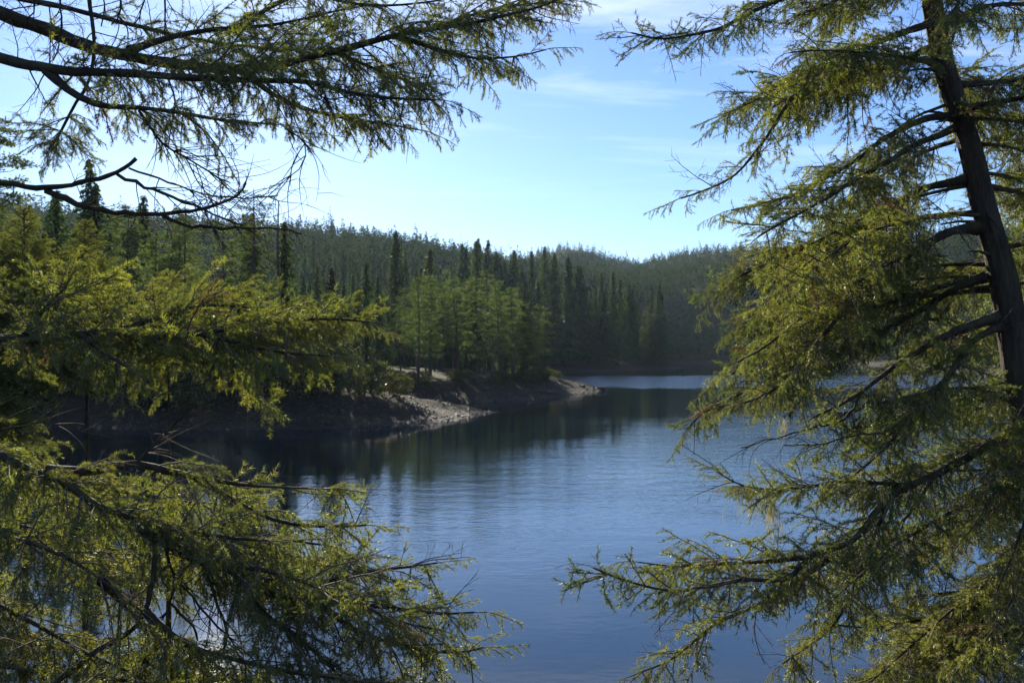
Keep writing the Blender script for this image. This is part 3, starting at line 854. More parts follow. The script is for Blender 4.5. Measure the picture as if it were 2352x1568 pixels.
# ------------------------------------------------------------------ foreground fir branches
class Spray:
    def __init__(self, seed):
        self.rng = random.Random(seed); self.T = Tubes(); self.S = []; self.seed = seed; self.I = []
    def place(self, p, d, L, kind, roll=.35):
        """note a spray (kept as a point; the sprays themselves are built once, see SPRAYS)"""
        rg = self.rng
        x = d.normalized(); y = UP.cross(x)
        if y.length < .15: y = rv(rg)
        y.normalize(); z = x.cross(y)
        m = Matrix((x, y, z)).transposed() @ Matrix.Rotation(rg.gauss(0, roll), 3, 'X')
        self.I.append((p, m.to_euler('XYZ'), L, kind))
    def shoot(self, p, d, L, hang, bare):
        rg = self.rng
        mid = p + d * L * .5
        end = p + (d + DOWN * hang * .35 + rv(rg, .10)).normalized() * L
        if bare or L > .12: self.T.add([p, end], [0.0024, 0.0012], 3)
        elif L > .07: self.T.add([p, end], [0.0018, 0.0010], 3)
        if not bare: self.S.append((p, mid, end))
        return end
    def twig(self, p, d, L, o):
        """a lateral with its side shoots"""
        rg = self.rng
        n = max(3, int(L / .055)); st = L / n
        pts = [p.copy()]; q = p.copy(); dd = d.normalized()
        hang = o['hang'] * rg.uniform(.6, 1.3)
        tipup = o.get('tipup', 0)
        for k in range(n):
            g = hang * (0.10 if k < n * .6 else 0.06 - tipup * .22)
            dd = (dd + DOWN * g + rv(rg, .07)).normalized()
            q = q + dd * st; pts.append(q.copy())
        r0 = 0.0022 + L * 0.0065
        self.T.add(pts, [r0 * (1 - .75 * i / n) + .0009 for i in range(n + 1)], 4)
        bare = rg.random() < o.get('bare', 0.06)
        sidev = rg.choice((-1, 1))
        flat = dd.cross(UP)
        if flat.length < .2: flat = rv(rg)
        flat.normalize()
        flat = (flat + rv(rg, .45)).normalized()
        step = o.get('step', .036); s = L * o.get('sub0', .16)
        while s < L:
            u = s / L
            i = min(n - 1, int(s / st)); base = pts[i].lerp(pts[i + 1], s / st - i)
            t = (pts[i + 1] - pts[i]).normalized()
            sidev = -sidev
            l2 = (o.get('l2', .20) * (1 - u) ** .7 + .055) * rg.uniform(.6, 1.2)
            d2 = (t * .75 + flat * sidev * .75 + DOWN * hang * .55 + rv(rg, .22)).normalized()
            if l2 > .13:
                m1 = base + d2 * l2 * .55
                e1 = self.shoot(base, d2, l2 * .55, hang, bare)
                e2 = self.shoot(e1, (d2 + DOWN * hang * .4 + rv(rg, .12)).normalized(), l2 * .5, hang, bare)
                f2 = d2.cross(flat); f2 = (flat - d2 * flat.dot(d2)).normalized() if f2.length > 0 else flat
                for c in range(1 if l2 < .19 else 3):
                    bb = base.lerp(e1, rg.uniform(.3, 1)) if c % 2 else e1.lerp(e2, rg.uniform(0, .6))
                    d3 = (d2 * .8 + f2 * (1 if c % 2 else -1) * .7 + DOWN * hang * .5 + rv(rg, .2)).normalized()
                    self.shoot(bb, d3, rg.uniform(.045, .095), hang, bare)
            else:
                self.shoot(base, d2, l2, hang, bare)
            s += step * rg.uniform(.6, 1.5)
        if not bare: self.S.append((pts[-3], pts[-2], pts[-1]))
        return pts
    def limb(self, ctrl, r0, r1, o):
        rg = self.rng
        path = catmull(ctrl, .07)
        n = len(path)
        path = [p + Vector((mnoise.noise(p * 2.1 + Vector((self.seed, 0, 0))), mnoise.noise(p * 2.1 + Vector((0, self.seed, 0))), mnoise.noise(p * 2.1 + Vector((0, 0, self.seed))))) * .022 for p in path]
        self.T.add(path, [(r1 + (r0 - r1) * (1 - i / n) ** 1.1) * (1 + .7 * math.exp(-i / 1.6)) for i in range(n)], 9, .16, rg, cap=True)
        cum = [0]
        for a, b in zip(path[:-1], path[1:]): cum.append(cum[-1] + (b - a).length)
        tot = cum[-1]
        s = tot * o.get('start', .25); sidev = 1
        j = 0
        while s < tot * .995:
            while cum[j + 1] < s: j += 1
            u = (s / tot - o.get('start', .25)) / (1 - o.get('start', .25))
            p = path[j]; t = (path[j + 1] - path[j]).normalized()
            side = t.cross(UP).normalized(); upv = side.cross(t).normalized()
            sidev = -sidev
            phi = rg.gauss(o.get('phi', 0.0), o.get('dphi', .55))
            sd = side * sidev * math.cos(phi) + upv * math.sin(phi)
            fwd = o.get('fwd', .8)
            d = (t * fwd + sd + rv(rg, .12)).normalized()
            Lm = 1.1 * o['L'] * (o.get('l0', .7) * (1 - u) + u * 1.0 if u < .45 else 1.0 - (u - .45) / .55 * .62)
            if rg.random() < o.get('gap', .0): s += o['ds'] * 3
            else: self.place(p, d, Lm * rg.uniform(.65, 1.2), pick_kind(rg, o))
            s += o['ds'] * .64 * rg.uniform(.6, 1.4)
        self.place(path[-1], (path[-1] - path[-3]).normalized(), o['L'] * .6, pick_kind(rg, o))
        for k in range(int(tot * (1 - o.get('start', .25)) * 9)):
            i = rg.randrange(int(n * o.get('start', .25)), n - 1)
            t = (path[i + 1] - path[i]).normalized()
            d = (t * .7 + rv(rg, .7) + DOWN * .2).normalized(); L = rg.uniform(.05, .12)
            self.place(path[i], d, L * 2.6, 'tuft', 1.5)
        for k in range(int(tot * 9)):
            i = rg.randrange(int(n * .04), n - 1)
            self.place(path[i], ((path[i + 1] - path[i]).normalized() * .5 + rv(rg, .8)).normalized(), rg.uniform(.15, .4), 'bare', 1.5)
        return path
    def needle_mesh(self, nl=.027, w=.0040, dens=470):
        rs = np.random.RandomState(self.seed)
        A = np.array([[*a, *b, *c] for a, b, c in self.S], dtype=np.float64)
        P0, PM, P1 = A[:, 0:3], A[:, 3:6], A[:, 6:9]
        ln = np.linalg.norm(P1 - P0, axis=1)
        cnt = np.maximum(8, (ln * dens)).astype(int)
        idx = np.repeat(np.arange(len(A)), cnt)
        m = len(idx); t = rs.rand(m)[:, None]
        p0, pm, p1 = P0[idx], PM[idx], P1[idx]
        pos = (1 - t) ** 2 * p0 + 2 * t * (1 - t) * pm + t * t * p1
        ax = 2 * (1 - t) * (pm - p0) + 2 * t * (p1 - pm); ax /= np.linalg.norm(ax, axis=1, keepdims=True) + 1e-9
        ref = rs.normal(size=(m, 3)); ra = np.cross(ax, ref); ra /= np.linalg.norm(ra, axis=1, keepdims=True) + 1e-9
        th = (R(62) - R(30) * t ** 3) + rs.normal(size=(m, 1)) * .15
        d = ax * np.cos(th) + ra * np.sin(th) + np.array([0, 0, .10])
        l = nl * rs.uniform(.75, 1.2, (m, 1))
        tv = np.cross(d, ra + rs.normal(size=(m, 3)) * .6); tv /= np.linalg.norm(tv, axis=1, keepdims=True) + 1e-9
        V = np.stack([pos - tv * w * .5, pos + tv * w * .5, pos + d * l], 1).reshape(-1, 3)
        return np_mesh('needles', V, np.arange(m * 3).reshape(m, 3)), m

# the sprays: each kind is modelled once, needle by needle, then set along the limbs
def spray_kit(seed, mat, o, L=.5, dry=False):
    S = Spray(seed)
    S.twig(Vector((0, 0, 0)), Vector((1, 0, .06)), L, o)
    if S.S: nm, _ = S.needle_mesh()
    tv = np.array(S.T.V); tq = np.array(S.T.Q)
    if S.S:
        v = np.empty(len(nm.vertices) * 3, dtype=np.float32); nm.vertices.foreach_get('co', v); v = v.reshape(-1, 3)
        bpy.data.meshes.remove(nm)
    else: v = np.zeros((0, 3))
    tri = np.arange(len(v)).reshape(-1, 3) + len(tv)
    me = np_mesh('spray', np.concatenate([tv, v]), [tq, tri], False, np.concatenate([np.zeros(len(tq)), np.ones(len(tri))]))
    me.materials.append(M['twig']); me.materials.append(M[mat])
    ob = bpy.data.objects.new('spray', me)      # used only as the pattern of the sprays, never placed itself
    return ob
SO = dict(hang=.55, step=.044, l2=.21, sub0=.10, bare=0)
SPRAYS = []; KINDS = {}
def add_kind(name, n, o, L=.5, mat='needle'):
    for i in range(n):
        KINDS.setdefault((name, mat), []).append(len(SPRAYS))
        SPRAYS.append(spray_kit(1000 + len(SPRAYS), mat, dict(SO, **o), L))
for mt in ('needle', 'needle_deep'):
    add_kind('flat', 4, dict(hang=.38), mat=mt)
    add_kind('droop', 4, dict(hang=.85), mat=mt)
    add_kind('up', 3, dict(hang=.25, tipup=.6), mat=mt)
    add_kind('tuft', 2, dict(hang=.3, l2=.10, step=.05), L=.25, mat=mt)
add_kind('dry', 1, dict(hang=.6, step=.06), mat='dry_needle')
add_kind('bare', 3, dict(hang=.4, step=.07, bare=1.0), L=.5)
LREF = {'tuft': .25}
def pick_kind(rg, o):
    r_ = rg.random()
    if r_ < o.get('bare', .07): return 'bare'
    if r_ < o.get('bare', .07) + .035: return 'dry'
    if o.get('tipup', 0) > .25 and rg.random() < .6: return 'up'
    return 'droop' if rg.random() < (o['hang'] - .25) / .8 else 'flat'

def spray_nodes():
    g = bpy.data.node_groups.new('needle sprays on limb', 'GeometryNodeTree')
    g.interface.new_socket('Geometry', in_out='INPUT', socket_type='NodeSocketGeometry')
    g.interface.new_socket('Geometry', in_out='OUTPUT', socket_type='NodeSocketGeometry')
    gi = g.nodes.new('NodeGroupInput'); go = g.nodes.new('NodeGroupOutput')
    def att(nm, typ):
        n = g.nodes.new('GeometryNodeInputNamedAttribute'); n.data_type = typ; n.inputs['Name'].default_value = nm
        return n.outputs['Attribute']
    kind, rot, siz = att('kind', 'INT'), att('rot', 'FLOAT_VECTOR'), att('siz', 'FLOAT')
    e2r = g.nodes.new('FunctionNodeEulerToRotation'); g.links.new(rot, e2r.inputs[0])
    jn = g.nodes.new('GeometryNodeJoinGeometry')
    for k, ob in enumerate(SPRAYS):
        cmp_ = g.nodes.new('FunctionNodeCompare'); cmp_.data_type = 'INT'; cmp_.operation = 'EQUAL'
        g.links.new(kind, cmp_.inputs[2]); cmp_.inputs[3].default_value = k
        oi = g.nodes.new('GeometryNodeObjectInfo'); oi.transform_space = 'ORIGINAL'; oi.inputs['Object'].default_value = ob
        ip = g.nodes.new('GeometryNodeInstanceOnPoints')
        g.links.new(gi.outputs[0], ip.inputs['Points']); g.links.new(cmp_.outputs[0], ip.inputs['Selection'])
        g.links.new(oi.outputs['Geometry'], ip.inputs['Instance'])
        g.links.new(e2r.outputs[0], ip.inputs['Rotation']); g.links.new(siz, ip.inputs['Scale'])
        g.links.new(ip.outputs[0], jn.inputs[0])
    g.links.new(jn.outputs[0], go.inputs[0])
    return g
SPRAY_NODES = spray_nodes()
NEEDLES = [0]
def spray_obj(S, mat, parent):
    rg = S.rng
    n = len(S.I)
    me = bpy.data.meshes.new('needles')
    me.vertices.add(n); me.vertices.foreach_set('co', np.array([tuple(i[0]) for i in S.I], dtype=np.float32).ravel())
    ks = []
    for p, e, L, k in S.I:
        lst = KINDS.get((k, mat)) or KINDS.get((k, 'dry_needle')) or KINDS[(k, 'needle')]
        ks.append(rg.choice(lst))
    at = me.attributes.new('kind', 'INT', 'POINT'); at.data.foreach_set('value', np.array(ks, dtype=np.int32))
    at = me.attributes.new('rot', 'FLOAT_VECTOR', 'POINT'); at.data.foreach_set('vector', np.array([tuple(i[1]) for i in S.I], dtype=np.float32).ravel())
    at = me.attributes.new('siz', 'FLOAT', 'POINT'); at.data.foreach_set('value', np.array([i[2] / LREF.get(i[3], .5) for i in S.I], dtype=np.float32))
    o = link('needles', me, None, parent); o['kind'] = 'stuff'
    md = o.modifiers.new('sprays', 'NODES'); md.node_group = SPRAY_NODES
    NEEDLES[0] += n
    return o
def build_limb(tree, ctrl, r0, r1, o, seed, mat='needle', label=None, extra=None, name='limb', world=False):
    """ctrl: (px, py, depth) points; extra: further forks as (ctrl, r0, r1, o)"""
    S = Spray(seed)
    S.limb(ctrl if world else [P(*c) for c in ctrl], r0, r1, o)
    lo = link(name, S.T.mesh('limb'), M['bark'], tree)
    if label: lo['label'] = label
    if S.I: spray_obj(S, mat, lo)
    return lo

def bare_limb(tree, ctrls, seed, label=None, fine=.35, name='bare_limb'):
    """leafless mossy branches with thin curved twigs; ctrls: list of (points, r0, r1, twig count, twig length)"""
    rg = random.Random(seed)
    for ci, (ctrl, r0, r1, nt, tl) in enumerate(ctrls):
        T = Tubes()
        path = catmull([P(*c) for c in ctrl], .05); n = len(path)
        path = [p + rv(rg, .004) for p in path]
        T.add(path, [r1 + (r0 - r1) * (1 - i / n) for i in range(n)], 7, .22, rg, cap=True)
        for k in range(nt):
            i = rg.randrange(int(n * .2), n - 1); t = (path[i + 1] - path[i]).normalized()
            d = (t * .9 + rv(rg, .55)).normalized(); L = tl * rg.uniform(.4, 1.2)
            q = path[i].copy(); pts = [q]; bend = rv(rg, .10) + DOWN * rg.uniform(-.02, .10)
            m = 8
            for s in range(m):
                d = (d + bend + rv(rg, .06)).normalized(); q = q + d * L / m; pts.append(q)
            T.add(pts, [.0034 * (1 - .75 * s / m) for s in range(m + 1)], 3)
            for z in range(rg.randrange(0, 3)):
                b = pts[rg.randrange(2, m)]; dd = (d + rv(rg, .6)).normalized()
                T.add([b, b + dd * L * .2 + rv(rg, .01), b + dd * L * .38 + DOWN * .02], [.002, .0015, .0008], 3)
        o = link(name, T.mesh('bare_limb'), M['bark'], tree)
        if label and ci == 0: o['label'] = label

def trunk_obj(tree, pts, rad, seed, sides=56):
    """trunk with deep uneven bark furrows"""
    c = catmull(pts, .035); n = len(c)
    V = np.zeros((n, sides, 3))
    for i, p in enumerate(c):
        u = i / (n - 1) * (len(rad) - 1); k = min(int(u), len(rad) - 2)
        r = rad[k] + (rad[k + 1] - rad[k]) * (u - k)
        for j in range(sides):
            a_ = 2 * math.pi * j / sides
            q = Vector((math.cos(a_) * 7 * r / .15, math.sin(a_) * 7 * r / .15, p.z * 1.7 + seed))
            f = 1 - abs(mnoise.noise(q)) * 2.2; g_ = mnoise.noise(q * Vector((2.3, 2.3, 2.6)) if False else Vector((q.x * 2.3, q.y * 2.3, q.z * 2.9)))
            big = mnoise.noise(Vector((math.cos(a_), math.sin(a_), p.z * 1.1 + seed)))
            rr = r * (1 + .09 * f + .05 * g_ + .08 * big)
            V[i, j] = (p.x + math.cos(a_) * rr, p.y + math.sin(a_) * rr, p.z)
    ii = np.arange(n - 1)[:, None] * sides; jj = np.arange(sides)[None]
    q = np.stack([ii + jj, ii + (jj + 1) % sides, ii + sides + (jj + 1) % sides, ii + sides + jj], -1).reshape(-1, 4)
    return link('trunk', np_mesh('trunk', V.reshape(-1, 3), q, True), M['trunk_bark'], tree)

# ---- the leaning fir on the right
DT = 7.5
fir_r = empty('fir_tree', (0, 0, 0))
tag(fir_r, 'large dark-trunked fir leaning over the lake at the right of the picture', 'tree')
trunk_obj(fir_r, [P(2500, 2050, DT), P(2440, 1600, DT), P(2392, 1200, DT), P(2350, 930, DT), P(2322, 741, DT), P(2296, 600, DT), P(2262, 480, DT), P(2232, 352, DT), P(2210, 281, DT), P(2168, 148, DT), P(2145, 30, DT), P(2120, -150, DT), P(2085, -500, DT)],
          [.16, .145, .136, .128, .12, .111, .10, .09, .08, .072, .066, .055, .035], 3)
for i in range(14):
    py = random.Random(i * 7 + 3).uniform(40, 900); rgs = random.Random(i)
    tabx = [(-150, 2120), (30, 2145), (148, 2168), (281, 2210), (480, 2262), (741, 2322), (930, 2350)]
    px = next(b + (d - b) * (py - a) / (c - a) for (a, b), (c, d) in zip(tabx[:-1], tabx[1:]) if a <= py <= c)
    p = P(px, py, DT); az = rgs.uniform(2.2, 4.6); l = rgs.uniform(.18, .4)
    d = Vector((math.cos(az), math.sin(az), rgs.uniform(-.4, .3)))
    T = Tubes(); T.add([p, p + d * l * .6, p + d * l + DOWN * .03], [.016, .010, .005], 6, .2, rgs, cap=True)
    link('branch_stub', T.mesh('branch_stub'), M['trunk_bark'], fir_r)
BASE = dict(L=.50, ds=.075, hang=.55, start=.22, fwd=.9, phi=-.05, dphi=.5, step=.042, l2=.19)
def op(**k):
    o = dict(BASE); o.update(k); return o
RL = [
  ([(2120, -150, DT), (1990, -75, 7.4), (1799, 0, 7.2), (1701, 42, 7.1), (1641, 68, 7.0), (1525, 90, 6.9), (1450, 78, 6.9)], .034, .006, op(L=.42, start=.3)),
  ([(2128, -60, DT), (2000, -10, 7.7), (1900, 30, 7.9), (1820, 30, 8.0)], .025, .005, op(L=.45)),
  ([(2148, 50, DT), (2040, 90, 7.3), (1922, 134, 7.0), (1817, 232, 6.8), (1757, 316, 6.7), (1690, 400, 6.7), (1610, 440, 6.7), (1560, 455, 6.7)], .034, .005, op(L=.45, start=.2, gap=.06)),
  ([(2155, 100, DT), (2050, 150, 7.9), (1960, 165, 8.2), (1860, 170, 8.4), (1770, 200, 8.5), (1690, 250, 8.6), (1660, 270, 8.6)], .030, .005, op(L=.55)),
  ([(2190, 268, DT), (2123, 272, 7.4), (2035, 316, 7.2), (1965, 369, 7.1), (1841, 440, 7.0), (1736, 468, 6.9), (1680, 480, 6.9)], .034, .005, op(L=.42, start=.3)),
  ([(2198, 290, DT), (2088, 340, 7.0), (1982, 404, 6.6), (1912, 447, 6.4), (1820, 500, 6.2), (1740, 545, 6.1)], .034, .005, op(L=.40, start=.3)),
  ([(2225, 410, DT), (2123, 436, 7.7), (2052, 471, 7.9), (1982, 520, 8.1), (1880, 560, 8.2), (1770, 600, 8.3), (1680, 650, 8.4), (1640, 690, 8.4)], .036, .005, op(L=.52, start=.25)),
  ([(2242, 522, DT), (2158, 542, 7.3), (2052, 607, 7.1), (1982, 642, 7.0), (1877, 705, 6.9), (1771, 786, 6.8), (1690, 830, 6.8)], .044, .006, op(L=.48, start=.34)),
  ([(1993, 645, 7.0), (1929, 726, 6.7), (1891, 775, 6.6), (1830, 850, 6.5), (1760, 900, 6.5), (1690, 925, 6.5)], .028, .005, op(L=.45, start=.25, hang=.7)),
  ([(2265, 632, DT), (2193, 663, 7.6), (2123, 705, 7.8), (2017, 761, 7.9), (1929, 804, 8.0), (1806, 849, 8.1), (1701, 905, 8.1), (1620, 945, 8.1), (1580, 985, 8.1)], .034, .005, op(L=.52, start=.22)),
  ([(2290, 728, DT), (2193, 761, 7.2), (2105, 811, 7.0), (2035, 863, 6.9), (1982, 899, 6.8), (1920, 935, 6.8), (1860, 960, 6.7)], .044, .006, op(L=.34, start=.35, bare=.5, ds=.10)),
  ([(2308, 752, DT), (2246, 775, 7.2), (2175, 863, 6.9), (2123, 923, 6.8), (2070, 993, 6.7), (2000, 1060, 6.6), (1930, 1110, 6.5)], .036, .006, op(L=.40, start=.42)),
  ([(2362, 980, DT), (2300, 1005, 7.2), (2234, 1043, 7.0), (2156, 1082, 6.8), (2038, 1152, 6.5), (1960, 1238, 6.3), (1863, 1277, 6.2), (1800, 1330, 6.1), (1706, 1338, 6.0), (1550, 1352, 5.9), (1433, 1330, 5.9), (1360, 1300, 5.9)], .050, .005, op(L=.42, start=.18, ds=.065)),
  ([(2090, 1118, 6.65), (2010, 1110, 6.7), (1929, 1104, 6.7), (1824, 1121, 6.6), (1714, 1117, 6.5), (1640, 1075, 6.5)], .018, .004, op(L=.36, start=.12, hang=.75)),
  ([(1900, 1285, 6.25), (1800, 1350, 6.4), (1720, 1400, 6.5), (1648, 1434, 6.5), (1550, 1512, 6.5), (1450, 1552, 6.5)], .020, .004, op(L=.40, start=.1)),
  ([(2385, 1180, DT), (2300, 1320, 7.4), (2214, 1414, 7.2), (2058, 1520, 7.0), (1930, 1590, 6.9)], .045, .007, op(L=.5, start=.3)),
  ([(2370, 1070, DT), (2260, 1190, 7.9), (2150, 1260, 8.2), (2030, 1290, 8.3), (1930, 1330, 8.3)], .03, .005, op(L=.5, start=.3)),
  ([(2400, 1290, DT), (2250, 1380, 7.6), (2130, 1420, 7.7), (2000, 1440, 7.8), (1900, 1430, 7.8)], .028, .005, op(L=.5, start=.25)),
  ([(2185, 200, DT), (2270, 190, 7.6), (2380, 185, 7.8), (2500, 200, 8.0)], .03, .008, op(L=.5, start=.1)),
  ([(2205, 255, DT), (2290, 230, 7.2), (2400, 215, 7.0), (2520, 220, 6.8)], .03, .008, op(L=.45, start=.1)),
  ([(2212, 272, DT), (2300, 272, 7.8), (2400, 290, 8.2), (2520, 330, 8.5)], .03, .008, op(L=.5, start=.12)),
  ([(2150, 60, DT), (2250, 20, 7.6), (2360, 10, 7.8), (2480, 30, 8.0)], .028, .008, op(L=.5, start=.1)),
  ([(2255, 430, DT), (2330, 440, 7.8), (2430, 480, 8.0), (2520, 540, 8.2)], .03, .008, op(L=.5, start=.1)),
  ([(2135, -20, DT), (2190, -60, 6.9), (2200, 10, 6.4), (2190, 90, 6.1)], .022, .006, op(L=.36, start=.2, hang=.8)),
]
for i, (c, r0, r1, o) in enumerate(RL):
    o['start'] *= .65
    build_limb(fir_r, c, r0 * .78, r1, o, 200 + i, 'needle_deep' if i % 3 == 0 else 'needle')
for i, c in enumerate([[(2362, 1000, DT), (2330, 1060, 7.0), (2290, 1120, 6.6), (2250, 1190, 6.4), (2200, 1250, 6.3)],
                        [(2375, 1100, DT), (2370, 1150, 6.9), (2350, 1210, 6.5), (2320, 1290, 6.3), (2290, 1360, 6.2)],
                        [(2390, 1200, DT), (2350, 1320, 6.9), (2300, 1420, 6.6), (2240, 1500, 6.4), (2180, 1560, 6.3)],
                        [(2355, 960, DT), (2370, 980, 7.0), (2370, 1030, 6.6), (2350, 1100, 6.4)]]):
    build_limb(fir_r, c, .016, .004, op(L=.46, start=.08, dphi=.9, hang=.7), 330 + i, 'needle')
for i, c in enumerate([[(2400, 1300, DT), (2330, 1380, 7.2), (2240, 1450, 7.0), (2140, 1500, 6.9), (2040, 1540, 6.8)],
                        [(2410, 1380, DT), (2330, 1450, 7.4), (2230, 1500, 7.3), (2110, 1560, 7.2), (1990, 1590, 7.1)],
                        [(2150, 1085, 6.8), (2090, 1180, 6.9), (2010, 1250, 7.0), (1930, 1290, 7.0), (1850, 1330, 7.0)],
                        [(2040, 1150, 6.5), (1990, 1280, 6.6), (1950, 1380, 6.7), (1890, 1460, 6.7), (1800, 1520, 6.7)],
                        [(1870, 1275, 6.2), (1760, 1290, 6.3), (1650, 1300, 6.4), (1540, 1300, 6.4), (1470, 1290, 6.4)]]):
    build_limb(fir_r, c, .014, .004, op(L=.46, start=.08, dphi=.8, hang=.6), 340 + i, 'needle')
# further limbs all round the trunk, behind and in front of those above
rg = random.Random(66)
def trunk_at(py):
    tab = [(-500, 2085), (-150, 2120), (30, 2145), (148, 2168), (281, 2210), (352, 2232), (480, 2262), (600, 2296), (741, 2322), (930, 2350), (1200, 2392), (1600, 2440)]
    for (a, b), (c, d) in zip(tab[:-1], tab[1:]):
        if a <= py <= c: return b + (d - b) * (py - a) / (c - a)
for i in range(18):
    py = rg.uniform(-120, 1380)
    p = P(trunk_at(py), py, DT)
    az = math.pi - (rg.uniform(.3, 1.2) if i % 3 else -rg.uniform(.2, .6))
    ln = rg.uniform(1.3, 2.3) * (1 if py > 200 else .85)
    q = p.copy(); c = [q]; sl = rg.uniform(-.25, .05)
    for k in range(5):
        q = q + Vector((math.cos(az), math.sin(az), sl)) * ln / 5; c.append(q); sl -= rg.uniform(.02, .14); az += rg.uniform(-.12, .12)
    build_limb(fir_r, c, rg.uniform(.011, .022), .004, op(L=rg.uniform(.4, .6), start=rg.uniform(.06, .3), dphi=.7, hang=rg.uniform(.5, .9)), 260 + i, 'needle_deep' if i % 2 else 'needle', world=True)
for i in range(11):
    py = 180 + i * 118 + rg.uniform(-40, 40)
    p = P(trunk_at(py), py, DT); az = rg.uniform(-.2, 1.2); q = p.copy(); c = [q]; sl = rg.uniform(-.1, .15)
    for k in range(5):
        q = q + Vector((math.cos(az), math.sin(az), sl)) * .3; c.append(q); sl -= rg.uniform(.02, .14)
    build_limb(fir_r, c, rg.uniform(.011, .022), .004, op(L=rg.uniform(.4, .6), start=.06, dphi=.7), 290 + i, 'needle_deep' if i % 2 else 'needle', world=True)
# leafless arcs below the middle limbs
bare_limb(fir_r, [([(1982, 899, 6.8), (1940, 960, 6.7), (1860, 985, 6.6), (1760, 1010, 6.6), (1700, 1030, 6.6)], .008, .003, 14, .35),
                  ([(2070, 993, 6.7), (1960, 1000, 6.7), (1880, 1020, 6.7), (1800, 1020, 6.7)], .008, .003, 12, .3),
                  ([(2140, 560, 7.3), (2090, 640, 7.0), (2050, 680, 6.9)], .008, .003, 10, .3)], 801, 'dark leafless twigs hanging against the water')
# beard lichen
def lichen(tree, spots, seed):
    rg = random.Random(seed)
    for k, (px, py, d, w, h) in enumerate(spots):
        V, Fc = [], []
        for s in range(46):
            p = P(px + rg.gauss(0, w * .8), py + rg.uniform(-8, 16), d + rg.gauss(0, .04)); L = h / F * d * rg.uniform(.2, 1.1)
            q = p; wd = rg.uniform(.0008, .0022); sx = Vector((rg.gauss(0, 1), rg.gauss(0, 1), 0)).normalized()
            m = 4; b0 = len(V)
            for j in range(m + 1):
                ww = wd * (1 - j / m * .8); V.append(tuple(q - sx * ww)); V.append(tuple(q + sx * ww))
                q = q + (DOWN + rv(rg, .32)) * L / m
            for j in range(m): Fc.append((b0 + 2 * j, b0 + 2 * j + 1, b0 + 2 * j + 3, b0 + 2 * j + 2))
        o = link('beard_lichen', np_mesh('beard_lichen', np.array(V), np.array(Fc)), M['lichen'], tree)
        if k == 0: o['label'] = 'pale hanging beard lichen'
lichen(fir_r, [(1703, 1120, 6.5, 16, 75), (1735, 1135, 6.55, 14, 60), (1770, 1150, 6.6, 9, 90), (1778, 1165, 6.6, 8, 90), (2032, 1120, 6.4, 12, 60), (1800, 610, 7.3, 8, 60), (1900, 640, 7.2, 8, 50), (1800, 965, 6.7, 7, 50)], 5)

# ---- a second fir behind the leaning trunk
fir_b = empty('fir_tree', (0, 0, 0))
tag(fir_b, 'yellow-green fir growing behind the leaning trunk at the right edge', 'tree')
DB = 10.2
trunk_obj(fir_b, [P(2560, 1800, DB), P(2540, 1200, DB), P(2520, 700, DB), P(2505, 300, DB)], [.16, .14, .11, .08], 7)
BB = [
  ([(2525, 560, DB), (2400, 590, 10.0), (2300, 610, 9.8), (2180, 650, 9.6), (2080, 690, 9.5)], .03, .006),
  ([(2528, 650, DB), (2400, 700, 10.3), (2280, 740, 10.4), (2150, 790, 10.4), (2050, 860, 10.3)], .03, .006),
  ([(2532, 780, DB), (2400, 830, 9.8), (2260, 900, 9.5), (2140, 960, 9.4), (2040, 1010, 9.3)], .03, .006),
  ([(2536, 900, DB), (2420, 960, 10.4), (2280, 1010, 10.6), (2140, 1060, 10.6), (2020, 1080, 10.5)], .03, .006),
  ([(2540, 1030, DB), (2400, 1110, 9.8), (2300, 1170, 9.5), (2170, 1220, 9.3), (2060, 1260, 9.2)], .03, .006),
  ([(2545, 1200, DB), (2420, 1290, 9.8), (2300, 1350, 9.4), (2170, 1400, 9.2), (2060, 1480, 9.1)], .03, .006),
  ([(2550, 1380, DB), (2430, 1450, 9.6), (2300, 1500, 9.2), (2170, 1530, 9.0), (2050, 1560, 8.9)], .03, .006),
  ([(2518, 420, DB), (2420, 430, 10.0), (2330, 450, 9.8)], .03, .006)]
for i, (c, r0, r1) in enumerate(BB):
    build_limb(fir_b, c, r0, r1, op(L=.62, start=.12, ds=.10, step=.05), 300 + i, 'needle')

# dry twiggy bush low on the right
bush = empty('dry_bush', P(2300, 1700, 9.5))
tag(bush, 'dry grey leafless bush on the shore at the bottom right corner', 'bush')
bush_o = bush.location.copy()
rg = random.Random(44); T = Tubes()
for k in range(46):
    q = Vector((rg.gauss(0, .25), rg.gauss(0, .25), -.3)); d = (Vector((rg.gauss(0, .55), rg.gauss(0, .4), 1))).normalized(); L = rg.uniform(.8, 1.9)
    pts = [q]; m = 9
    for s in range(m):
        d = (d + rv(rg, .12)).normalized(); q = q + d * L / m; pts.append(q)
        if s > 2:
            for z in range(2):
                e2 = q + (d + rv(rg, .7)).normalized() * rg.uniform(.1, .35); T.add([q, q.lerp(e2, .5) + rv(rg, .012), e2], [.003, .002, .001], 3)
    T.add(pts, [.008 * (1 - .8 * s / m) for s in range(m + 1)], 4)
link('stems', T.mesh('stems'), M['twig'], bush)

